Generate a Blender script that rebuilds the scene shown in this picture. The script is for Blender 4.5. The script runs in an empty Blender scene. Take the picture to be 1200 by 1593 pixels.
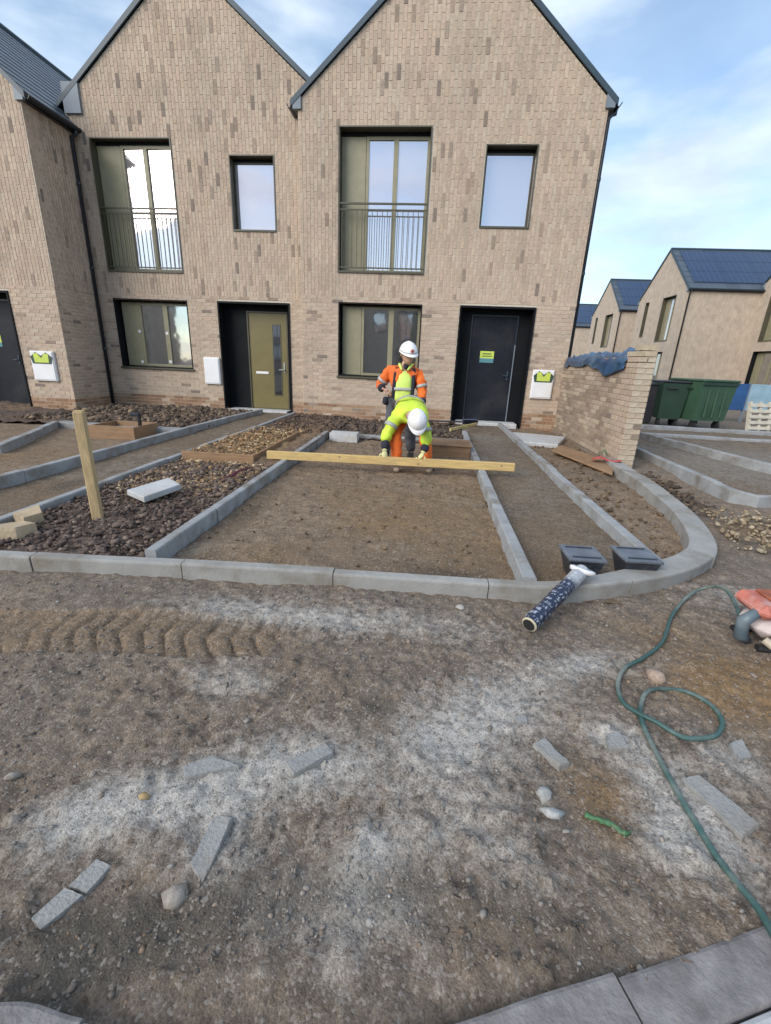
import bpy, math, random
import numpy as np
from mathutils import Vector, Matrix

random.seed(7); RNG = np.random.default_rng(11)
scene = bpy.context.scene
COL = scene.collection

# ------------------------------------------------------------------ camera
CAM_H = 1.30
cam_d = bpy.data.cameras.new('camera'); cam = bpy.data.objects.new('camera', cam_d); COL.objects.link(cam)
cam_d.sensor_fit = 'VERTICAL'; cam_d.sensor_height = 36.0; cam_d.sensor_width = 36.0
cam_d.lens = 684.0 / 1593.0 * 36.0
cam_d.clip_start = 0.05; cam_d.clip_end = 1000
_R = ((0.99438273, 0.06974987, -0.07961123), (0.09785062, -0.31904816, 0.94267361), (0.04035154, -0.94516836, -0.32408105))
cam.matrix_world = Matrix(((_R[0][0], -_R[0][1], -_R[0][2], 0.0), (_R[1][0], -_R[1][1], -_R[1][2], 0.0),
                           (_R[2][0], -_R[2][1], -_R[2][2], CAM_H), (0, 0, 0, 1)))
scene.camera = cam

# ------------------------------------------------------------------ light, sky, exposure
SUN_EL, SUN_AZ = math.radians(30), math.radians(222)      # azimuth clockwise from +Y: behind the camera, to the left
scene.view_settings.view_transform = 'Standard'; scene.view_settings.look = 'None'
scene.view_settings.exposure = 0.95; scene.view_settings.gamma = 1.0; scene.view_settings.use_curve_mapping = False
world = bpy.data.worlds.new('World'); scene.world = world; world.use_nodes = True
wn, wl = world.node_tree.nodes, world.node_tree.links
wn.clear()
w_out = wn.new('ShaderNodeOutputWorld'); w_bg = wn.new('ShaderNodeBackground'); wl.new(w_bg.outputs[0], w_out.inputs[0])
sky = wn.new('ShaderNodeTexSky'); sky.sky_type = 'NISHITA'; sky.sun_disc = False
sky.sun_elevation = SUN_EL; sky.sun_rotation = SUN_AZ; sky.air_density = 1.0; sky.dust_density = 0.25; sky.ozone_density = 0.6
w_bg.inputs['Strength'].default_value = 0.12
tc = wn.new('ShaderNodeTexCoord'); mp = wn.new('ShaderNodeMapping'); mp.inputs['Scale'].default_value = (1.0, 1.0, 2.6)
mp.inputs['Location'].default_value = (7.7, 5.1, 0.6)
wl.new(tc.outputs['Generated'], mp.inputs[0])
nz = wn.new('ShaderNodeTexNoise'); nz.inputs['Scale'].default_value = 3.0; nz.inputs['Detail'].default_value = 7; nz.inputs['Roughness'].default_value = 0.52
nz.inputs['Distortion'].default_value = 0.25
wl.new(mp.outputs[0], nz.inputs['Vector'])
rp = wn.new('ShaderNodeValToRGB'); rp.color_ramp.elements[0].position = 0.40; rp.color_ramp.elements[1].position = 0.62
rp.color_ramp.elements[0].color = (0.26, 0.26, 0.26, 1); rp.color_ramp.elements[1].color = (0.97, 0.97, 0.97, 1)
wl.new(nz.outputs['Fac'], rp.inputs[0])
nz2 = wn.new('ShaderNodeTexNoise'); nz2.inputs['Scale'].default_value = 4.5; nz2.inputs['Detail'].default_value = 5
wl.new(mp.outputs[0], nz2.inputs['Vector'])
rp2 = wn.new('ShaderNodeValToRGB'); rp2.color_ramp.elements[0].position = 0.35; rp2.color_ramp.elements[1].position = 0.68
rp2.color_ramp.elements[0].color = (3.0, 3.6, 4.6, 1); rp2.color_ramp.elements[1].color = (4.6, 5.2, 5.7, 1)
wl.new(nz2.outputs['Fac'], rp2.inputs[0])
mx = wn.new('ShaderNodeMix'); mx.data_type = 'RGBA'
wl.new(rp.outputs[0], mx.inputs['Factor']); sk2 = wn.new('ShaderNodeMix'); sk2.data_type = 'RGBA'; sk2.blend_type = 'MULTIPLY'; sk2.inputs['Factor'].default_value = 1.0; sk2.inputs['B'].default_value = (0.80, 0.91, 0.95, 1)
wl.new(sky.outputs[0], sk2.inputs['A']); wl.new(sk2.outputs['Result'], mx.inputs['A']); wl.new(rp2.outputs[0], mx.inputs['B'])
wl.new(mx.outputs['Result'], w_bg.inputs['Color'])

sun_d = bpy.data.lights.new('sun', 'SUN'); sun = bpy.data.objects.new('sun', sun_d); COL.objects.link(sun)
sun_d.energy = 1.8; sun_d.angle = math.radians(40); sun_d.color = (1.0, 0.93, 0.83)
_sd = Vector((math.sin(SUN_AZ) * math.cos(SUN_EL), math.cos(SUN_AZ) * math.cos(SUN_EL), math.sin(SUN_EL)))
sun.rotation_euler = _sd.to_track_quat('Z', 'Y').to_euler()

# ------------------------------------------------------------------ numpy noise
_tab = np.random.default_rng(3).random((256, 256))
def vnoise(x, y, s=0):
    x = np.asarray(x, float) + s * 37.3; y = np.asarray(y, float) + s * 17.7
    ix, iy = np.floor(x).astype(int), np.floor(y).astype(int); fx, fy = x - ix, y - iy
    fx = fx * fx * (3 - 2 * fx); fy = fy * fy * (3 - 2 * fy)
    a, b = _tab[ix & 255, iy & 255], _tab[(ix + 1) & 255, iy & 255]
    c, d = _tab[ix & 255, (iy + 1) & 255], _tab[(ix + 1) & 255, (iy + 1) & 255]
    return (a * (1 - fx) + b * fx) * (1 - fy) + (c * (1 - fx) + d * fx) * fy
def fbm(x, y, f, o=4, s=0):
    t = 0; a = 0.5; n = 0
    for k in range(o):
        t = t + a * vnoise(np.asarray(x) * f, np.asarray(y) * f, s + k); n += a; a *= 0.5; f *= 2.03
    return t / n
def sstep(a, b, x):
    t = np.clip((x - a) / (b - a), 0, 1); return t * t * (3 - 2 * t)

# ------------------------------------------------------------------ materials
MATS = {}
def _new(name):
    m = bpy.data.materials.new(name); m.use_nodes = True; n, l = m.node_tree.nodes, m.node_tree.links
    b = n['Principled BSDF']; return m, n, l, b
def _mix(n, l, fac, a, b, blend='MIX'):
    q = n.new('ShaderNodeMix'); q.data_type = 'RGBA'; q.blend_type = blend
    for s, v in (('Factor', fac), ('A', a), ('B', b)):
        if isinstance(v, (int, float)): q.inputs[s].default_value = v
        elif isinstance(v, tuple): q.inputs[s].default_value = (*v, 1)[:4]
        else: l.new(v, q.inputs[s])
    return q.outputs['Result']
def _noise(n, l, scale, detail=4, rough=0.55, vec=None, dist=0.0):
    q = n.new('ShaderNodeTexNoise'); q.inputs['Scale'].default_value = scale; q.inputs['Detail'].default_value = detail
    q.inputs['Roughness'].default_value = rough; q.inputs['Distortion'].default_value = dist
    if vec is not None: l.new(vec, q.inputs['Vector'])
    return q.outputs['Fac']
def _ramp(n, l, src, p0, p1, c0=(0, 0, 0), c1=(1, 1, 1)):
    q = n.new('ShaderNodeValToRGB'); q.color_ramp.elements[0].position = p0; q.color_ramp.elements[1].position = p1
    q.color_ramp.elements[0].color = (*c0, 1); q.color_ramp.elements[1].color = (*c1, 1); l.new(src, q.inputs[0]); return q.outputs[0]
def _math(n, l, op, a, b=0.0):
    q = n.new('ShaderNodeMath'); q.operation = op
    for i, v in ((0, a), (1, b)):
        if isinstance(v, (int, float)): q.inputs[i].default_value = v
        else: l.new(v, q.inputs[i])
    return q.outputs[0]
def _bump(n, l, b, h, strength=0.4, dist=0.01):
    q = n.new('ShaderNodeBump'); q.inputs['Strength'].default_value = strength; q.inputs['Distance'].default_value = dist
    l.new(h, q.inputs['Height']); l.new(q.outputs[0], b.inputs['Normal'])
def mat(name, col, rough=0.6, var=0.25, scale=8.0, bump=0.0, bscale=None, metal=0.0, dirt=None, dirt_amt=0.5, stretch=None, spec=0.5):
    """plain surface with tonal variation, optional dirt stains and fine relief"""
    if name in MATS: return MATS[name]
    m, n, l, b = _new(name); tcn = n.new('ShaderNodeTexCoord'); v = tcn.outputs['Object']
    if stretch:
        q = n.new('ShaderNodeMapping'); q.inputs['Scale'].default_value = stretch; l.new(v, q.inputs[0]); v = q.outputs[0]
    f = _noise(n, l, scale, 5, 0.6, v)
    lo = tuple(c * (1 - var) for c in col); hi = tuple(min(1, c * (1 + var)) for c in col)
    c = _ramp(n, l, f, 0.3, 0.7, lo, hi)
    if dirt:
        d = _ramp(n, l, _noise(n, l, scale * 0.45, 6, 0.68, v), 0.48, 0.68)
        c = _mix(n, l, _math(n, l, 'MULTIPLY', d, dirt_amt), c, dirt)
    l.new(c, b.inputs['Base Color']); b.inputs['Roughness'].default_value = rough; b.inputs['Metallic'].default_value = metal
    b.inputs['Specular IOR Level'].default_value = spec
    if bump: _bump(n, l, b, _noise(n, l, bscale or scale * 5, 5, 0.6, v), bump, 0.01)
    MATS[name] = m; return m

def mat_brick():
    m, n, l, b = _new('brick'); a = n.new('ShaderNodeAttribute'); a.attribute_name = 'tint'
    tcn = n.new('ShaderNodeTexCoord'); f = _noise(n, l, 18, 5, 0.65, tcn.outputs['Object'])
    f2 = _noise(n, l, 1.1, 5, 0.6, tcn.outputs['Object'])
    c = _mix(n, l, 1.0, a.outputs['Color'], _ramp(n, l, f, 0.25, 0.75, (0.74, 0.73, 0.72), (1.18, 1.18, 1.18)), 'MULTIPLY')
    c = _mix(n, l, 1.0, c, _ramp(n, l, f2, 0.3, 0.72, (0.84, 0.85, 0.87), (1.10, 1.08, 1.05)), 'MULTIPLY')
    l.new(c, b.inputs['Base Color']); b.inputs['Roughness'].default_value = 0.9; b.inputs['Specular IOR Level'].default_value = 0.2
    _bump(n, l, b, _noise(n, l, 120, 4, 0.7, tcn.outputs['Object']), 0.5, 0.004); return m
def mat_far_brick():
    m, n, l, b = _new('far_brickwork'); tcn = n.new('ShaderNodeTexCoord')
    sx = n.new('ShaderNodeSeparateXYZ'); l.new(tcn.outputs['Object'], sx.inputs[0])
    cx = n.new('ShaderNodeCombineXYZ'); s = _math(n, l, 'ADD', sx.outputs[0], sx.outputs[1])
    l.new(sx.outputs[2], cx.inputs[0]); l.new(s, cx.inputs[1])
    bt = n.new('ShaderNodeTexBrick'); l.new(cx.outputs[0], bt.inputs['Vector'])
    bt.inputs['Scale'].default_value = 1.0; bt.inputs['Brick Width'].default_value = 0.235; bt.inputs['Row Height'].default_value = 0.075
    bt.inputs['Mortar Size'].default_value = 0.005; bt.inputs['Color1'].default_value = (0.40, 0.32, 0.25, 1); bt.inputs['Color2'].default_value = (0.47, 0.385, 0.305, 1)
    bt.inputs['Mortar'].default_value = (0.48, 0.43, 0.36, 1)
    f = _noise(n, l, 3.0, 5, 0.6, tcn.outputs['Object'])
    c = _mix(n, l, 1.0, bt.outputs['Color'], _ramp(n, l, f, 0.3, 0.7, (0.85, 0.85, 0.86), (1.1, 1.09, 1.07)), 'MULTIPLY')
    vn = n.new('ShaderNodeTexVoronoi'); vn.inputs['Scale'].default_value = 5.0; l.new(tcn.outputs['Object'], vn.inputs['Vector'])
    c = _mix(n, l, _ramp(n, l, vn.outputs['Color'], 0.86, 0.9, (0, 0, 0), (0.15, 0.15, 0.15)), c, (0.2, 0.15, 0.11))
    l.new(c, b.inputs['Base Color']); b.inputs['Roughness'].default_value = 0.9; return m
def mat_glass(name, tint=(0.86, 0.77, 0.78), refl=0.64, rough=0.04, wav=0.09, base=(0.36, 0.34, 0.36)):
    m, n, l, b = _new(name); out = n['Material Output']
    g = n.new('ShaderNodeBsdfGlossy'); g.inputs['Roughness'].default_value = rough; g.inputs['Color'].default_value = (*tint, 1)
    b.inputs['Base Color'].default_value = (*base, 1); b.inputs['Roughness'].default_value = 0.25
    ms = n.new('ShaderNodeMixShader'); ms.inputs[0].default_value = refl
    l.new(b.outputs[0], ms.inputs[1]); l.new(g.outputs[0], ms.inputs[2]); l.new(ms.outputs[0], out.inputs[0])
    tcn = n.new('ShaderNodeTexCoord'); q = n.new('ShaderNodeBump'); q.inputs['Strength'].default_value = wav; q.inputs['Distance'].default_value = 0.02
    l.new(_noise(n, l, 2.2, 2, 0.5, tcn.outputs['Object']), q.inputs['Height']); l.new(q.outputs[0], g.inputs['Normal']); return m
def mat_ground(name, base, base2, cem, sandc, darkc, grain=1.0, bump=0.5):
    """dirt: masks (cement dust, sand, dark grit, wet mud) come from the surface attribute, grain from noise"""
    m, n, l, b = _new(name); a = n.new('ShaderNodeAttribute'); a.attribute_name = 'mask'
    sp = n.new('ShaderNodeSeparateColor'); l.new(a.outputs['Color'], sp.inputs[0])
    g = n.new('ShaderNodeNewGeometry'); v = g.outputs['Position']
    n1 = _noise(n, l, 3.0 * grain, 6, 0.65, v); n2 = _noise(n, l, 30 * grain, 6, 0.74, v); n3 = _noise(n, l, 160 * grain, 3, 0.7, v)
    n4 = _noise(n, l, 9 * grain, 7, 0.7, v, 0.6)
    c = _mix(n, l, _ramp(n, l, n1, 0.36, 0.64), base, base2)
    c = _mix(n, l, 1.0, c, _ramp(n, l, n4, 0.3, 0.72, (0.72, 0.72, 0.73), (1.24, 1.22, 1.18)), 'MULTIPLY')
    def masked(src, amp, lo, hi):
        w = _math(n, l, 'ADD', src, _math(n, l, 'MULTIPLY', _math(n, l, 'SUBTRACT', _math(n, l, 'ADD', _math(n, l, 'MULTIPLY', n2, 0.5), _math(n, l, 'MULTIPLY', n4, 0.5)), 0.5), amp))
        return _ramp(n, l, w, lo, hi)
    c = _mix(n, l, masked(sp.outputs[1], 1.5, 0.2, 0.85), c, sandc)
    c = _mix(n, l, masked(sp.outputs[0], 2.6, 0.12, 1.05), c, cem)
    c = _mix(n, l, masked(sp.outputs[2], 1.5, 0.3, 0.8), c, darkc)
    c = _mix(n, l, 1.0, c, _ramp(n, l, n2, 0.28, 0.72, (0.62, 0.62, 0.63), (1.34, 1.33, 1.31)), 'MULTIPLY')
    c = _mix(n, l, 1.0, c, _ramp(n, l, n3, 0.33, 0.67, (0.74, 0.74, 0.74), (1.26, 1.26, 1.25)), 'MULTIPLY')
    vo = n.new('ShaderNodeTexVoronoi'); vo.inputs['Scale'].default_value = 130 * grain; l.new(v, vo.inputs['Vector'])
    sv = n.new('ShaderNodeSeparateColor'); l.new(vo.outputs['Color'], sv.inputs[0])
    c = _mix(n, l, _ramp(n, l, sv.outputs[0], 0.9, 0.93, (0, 0, 0), (0.5, 0.5, 0.5)), c, (0.36, 0.325, 0.29))
    c = _mix(n, l, _ramp(n, l, sv.outputs[1], 0.86, 0.89, (0, 0, 0), (0.45, 0.45, 0.45)), c, (0.075, 0.06, 0.05))
    l.new(c, b.inputs['Base Color']); b.inputs['Roughness'].default_value = 0.95; b.inputs['Specular IOR Level'].default_value = 0.15
    vd = _ramp(n, l, vo.outputs['Distance'], 0.0, 0.6, (1, 1, 1), (0, 0, 0))
    h = _math(n, l, 'ADD', _math(n, l, 'ADD', _math(n, l, 'MULTIPLY', n2, 1.0), _math(n, l, 'MULTIPLY', n3, 0.35)), _math(n, l, 'MULTIPLY', vd, 0.18))
    _bump(n, l, b, h, bump, 0.035); return m
def mat_tint(name, rough=0.9, scale=60.0, bump=0.5):
    m, n, l, b = _new(name); a = n.new('ShaderNodeAttribute'); a.attribute_name = 'tint'; g = n.new('ShaderNodeNewGeometry')
    c = _mix(n, l, 1.0, a.outputs['Color'], _ramp(n, l, _noise(n, l, scale, 5, 0.65, g.outputs['Position']), 0.3, 0.7, (0.7, 0.7, 0.7), (1.25, 1.25, 1.25)), 'MULTIPLY')
    l.new(c, b.inputs['Base Color']); b.inputs['Roughness'].default_value = rough; b.inputs['Specular IOR Level'].default_value = 0.2
    _bump(n, l, b, _noise(n, l, scale * 3, 4, 0.6, g.outputs['Position']), bump, 0.005); return m
def mat_slate():
    m, n, l, b = _new('slate'); a = n.new('ShaderNodeAttribute'); a.attribute_name = 'tint'
    l.new(a.outputs['Color'], b.inputs['Base Color']); b.inputs['Roughness'].default_value = 0.42
    tcn = n.new('ShaderNodeTexCoord'); _bump(n, l, b, _noise(n, l, 30, 5, 0.6, tcn.outputs['Object']), 0.3, 0.006); return m
def mat_wrap():
    m, n, l, b = _new('printed_wrap'); tcn = n.new('ShaderNodeTexCoord'); mpn = n.new('ShaderNodeMapping')
    mpn.inputs['Scale'].default_value = (1, 1, 1); l.new(tcn.outputs['UV'], mpn.inputs[0])
    bt = n.new('ShaderNodeTexBrick'); l.new(mpn.outputs[0], bt.inputs['Vector']); bt.inputs['Scale'].default_value = 1.0
    bt.inputs['Brick Width'].default_value = 0.30; bt.inputs['Row Height'].default_value = 0.062; bt.inputs['Mortar Size'].default_value = 0.012
    bt.inputs['Color1'].default_value = (1, 1, 1, 1); bt.inputs['Color2'].default_value = (0.2, 0.2, 0.2, 1); bt.inputs['Mortar'].default_value = (0, 0, 0, 1)
    f = _ramp(n, l, _noise(n, l, 17, 3, 0.6, mpn.outputs[0]), 0.5, 0.56)
    k = _math(n, l, 'MULTIPLY', bt.outputs['Color'], f)
    sxx = n.new('ShaderNodeSeparateXYZ'); l.new(mpn.outputs[0], sxx.inputs[0])
    c = _mix(n, l, k, (0.012, 0.02, 0.05), (0.42, 0.47, 0.55))
    c = _mix(n, l, _math(n, l, 'MULTIPLY', _ramp(n, l, sxx.outputs[1], 0.68, 0.76), 0.6), c, (0.55, 0.57, 0.6))
    l.new(c, b.inputs['Base Color']); b.inputs['Roughness'].default_value = 0.35; return m
def mat_solar():
    m, n, l, b = _new('solar_cells'); tcn = n.new('ShaderNodeTexCoord'); bt = n.new('ShaderNodeTexBrick'); l.new(tcn.outputs['UV'], bt.inputs['Vector'])
    bt.offset = 0.0; bt.inputs['Scale'].default_value = 1.0; bt.inputs['Brick Width'].default_value = 1 / 6; bt.inputs['Row Height'].default_value = 1 / 9
    bt.inputs['Mortar Size'].default_value = 0.006; bt.inputs['Color1'].default_value = (0.010, 0.032, 0.08, 1); bt.inputs['Color2'].default_value = (0.012, 0.036, 0.095, 1)
    bt.inputs['Mortar'].default_value = (0.05, 0.08, 0.16, 1)
    l.new(bt.outputs['Color'], b.inputs['Base Color']); b.inputs['Roughness'].default_value = 0.22; return m

BRICK = mat_brick(); FARBRICK = mat_far_brick(); SLATE = mat_slate(); STONE = mat_tint('stone'); SOLAR = mat_solar()
MORTAR = mat('mortar', (0.55, 0.485, 0.40), 0.95, 0.12, 30, 0.3)
TRIM = mat('blue_grey_metal', (0.032, 0.055, 0.078), 0.5, 0.12, 5)
TRIMD = mat('dark_metal', (0.016, 0.022, 0.032), 0.4, 0.2, 5)
LEAD = mat('grey_cladding', (0.17, 0.20, 0.24), 0.55, 0.12, 3)
OLIVE = mat('olive_coated_metal', (0.25, 0.228, 0.145), 0.45, 0.10, 6)
OLIVED = mat('dark_olive_coated_metal', (0.07, 0.063, 0.042), 0.45, 0.15, 6)
OLIVEDOOR = mat('olive_door_paint', (0.16, 0.13, 0.05), 0.4, 0.08, 4)
BLACK = mat('black_lining', (0.008, 0.009, 0.011), 0.6, 0.2, 4, spec=0.15)
NAVYDOOR = mat('dark_door_sheet', (0.012, 0.014, 0.022), 0.55, 0.3, 3, dirt=(0.05, 0.048, 0.046), dirt_amt=0.4, spec=0.2)
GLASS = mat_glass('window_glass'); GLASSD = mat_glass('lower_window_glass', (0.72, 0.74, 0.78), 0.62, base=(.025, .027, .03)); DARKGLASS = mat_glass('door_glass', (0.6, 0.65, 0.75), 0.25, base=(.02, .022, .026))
WHITE = mat('white_plastic', (0.74, 0.74, 0.76), 0.4, 0.05, 3, dirt=(0.5, 0.46, 0.4), dirt_amt=0.25)
PALE = mat('pale_concrete', (0.46, 0.47, 0.48), 0.85, 0.15, 9, 0.3, dirt=(0.3, 0.26, 0.21), dirt_amt=0.5)
KERB = mat('kerb_concrete', (0.285, 0.295, 0.305), 0.85, 0.16, 7, 0.35, 60, dirt=(0.155, 0.13, 0.10), dirt_amt=0.75)
KERBF = mat('front_kerb_concrete', (0.290, 0.286, 0.275), 0.85, 0.15, 5, 0.35, 60, dirt=(0.17, 0.145, 0.11), dirt_amt=0.9)
NEARKERB = mat('near_kerb_concrete', (0.21, 0.195, 0.195), 0.85, 0.32, 18, 0.5, 90, dirt=(0.12, 0.105, 0.09), dirt_amt=0.35)
TIMBER = mat('yellow_timber', (0.55, 0.39, 0.16), 0.7, 0.22, 5, 0.3, 30, stretch=(1, 8, 8), dirt=(0.4, 0.3, 0.17), dirt_amt=0.4)
POST = mat('stake_timber', (0.46, 0.34, 0.18), 0.75, 0.25, 6, 0.4, 30, stretch=(6, 6, 1), dirt=(0.26, 0.2, 0.13), dirt_amt=0.6)
PLY = mat('brown_board', (0.26, 0.155, 0.085), 0.8, 0.25, 4, 0.3, 30, stretch=(1, 1, 6), dirt=(0.2, 0.15, 0.1), dirt_amt=0.6)
YEL = mat('fluorescent_yellow', (0.58, 0.78, 0.06), 0.8, 0.16, 9, 0.5, 14, dirt=(.30, .36, .08), dirt_amt=.6)
YELV = mat('pale_yellow_vest', (0.58, 0.74, 0.17), 0.8, 0.14, 9, 0.5, 14)
ORG = mat('fluorescent_orange', (0.80, 0.15, 0.02), 0.8, 0.16, 9, 0.5, 14, dirt=(.42, .11, .035), dirt_amt=.6)
NAVY = mat('navy_cloth', (0.02, 0.021, 0.035), 0.9, 0.3, 9, 0.4, 20)
GREYT = mat('grey_work_cloth', (0.075, 0.08, 0.095), 0.9, 0.3, 9, 0.4, 20)
REFL = mat('reflective_tape', (0.36, 0.37, 0.36), 0.4, 0.1, 9)
SKIN = mat('skin', (0.50, 0.30, 0.22), 0.55, 0.12, 20)
HELM = mat('white_helmet', (0.80, 0.80, 0.82), 0.3, 0.04, 6, dirt=(0.6, 0.55, 0.45), dirt_amt=0.3)
GLOVE = mat('cream_glove', (0.60, 0.58, 0.30), 0.85, 0.2, 20, 0.4)
BOOT = mat('tan_boot', (0.34, 0.27, 0.20), 0.8, 0.25, 20, 0.4)
HAIR = mat('dark_hair', (0.03, 0.02, 0.015), 0.8, 0.3, 40)
TARP = mat('blue_tarpaulin', (0.018, 0.06, 0.14), 0.36, 0.45, 5, 0.3, 20, dirt=(0.13, 0.22, 0.30), dirt_amt=0.6)
GREEN = mat('green_bin_plastic', (0.032, 0.078, 0.047), 0.55, 0.18, 3, dirt=(0.06, 0.10, 0.065), dirt_amt=0.5)
GREEND = mat('dark_green_plastic', (0.014, 0.038, 0.025), 0.5, 0.18, 3)
BINK = mat('black_bin_plastic', (0.022, 0.022, 0.03), 0.5, 0.25, 4)
RUBBER = mat('black_rubber', (0.015, 0.015, 0.016), 0.7, 0.3, 10)
BLUEP = mat('blue_panel', (0.02, 0.08, 0.22), 0.5, 0.2, 3)
LBLUE = mat('light_blue_sheet', (0.24, 0.36, 0.44), 0.5, 0.2, 3)
HATCH = mat('dark_grey_plastic', (0.025, 0.03, 0.04), 0.33, 0.25, 8, dirt=(0.13, 0.14, 0.15), dirt_amt=0.6)
HATCHT = mat('sheen_plastic_lid', (0.10, 0.115, 0.14), 0.33, 0.25, 8, dirt=(0.2, 0.21, 0.22), dirt_amt=0.5)  # grey-blue sheen on the black lids, put into their colour
HOSE = mat('green_hose', (0.035, 0.085, 0.078), 0.5, 0.3, 4, 0.3, 60, dirt=(0.27, 0.275, 0.245), dirt_amt=0.9)
SAWO = mat('orange_saw_cover', (0.48, 0.15, 0.11), 0.6, 0.25, 14, dirt=(0.52, 0.43, 0.41), dirt_amt=0.9)
SAWW = mat('dusty_white_casing', (0.52, 0.45, 0.44), 0.5, 0.16, 12, dirt=(0.45, 0.30, 0.27), dirt_amt=0.7)
SAWG = mat('blue_grey_handle', (0.10, 0.14, 0.17), 0.5, 0.2, 12, dirt=(0.24, 0.26, 0.26), dirt_amt=0.5)
CREAM = mat('cream_plastic', (0.46, 0.41, 0.31), 0.6, 0.12, 12)
LIME = mat('lime_print', (0.50, 0.60, 0.10), 0.6, 0.1, 9)
TEAL = mat('teal_print', (0.08, 0.22, 0.26), 0.6, 0.1, 9)
DGREEN = mat('dark_green_print', (0.03, 0.06, 0.04), 0.6, 0.1, 9)
GSCRAP = mat('green_plastic_scrap', (0.045, 0.15, 0.06), 0.5, 0.4, 25, dirt=(.15, .14, .1), dirt_amt=.6)
RSCRAP = mat('red_plastic_scrap', (0.42, 0.06, 0.06), 0.5, 0.35, 25)
SPADE = mat('navy_steel', (0.03, 0.045, 0.11), 0.4, 0.2, 12)
LEVEL = mat('yellow_level', (0.56, 0.47, 0.20), 0.5, 0.2, 12)
OFFCUT = mat('kerb_offcut', (0.285, 0.285, 0.28), 0.9, 0.2, 16, 0.8, 80, dirt=(0.21, 0.18, 0.15), dirt_amt=0.8)
SANDST = mat('sandstone', (0.42, 0.33, 0.22), 0.9, 0.25, 9, 0.6, 40)
WRAP = mat_wrap()

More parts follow.
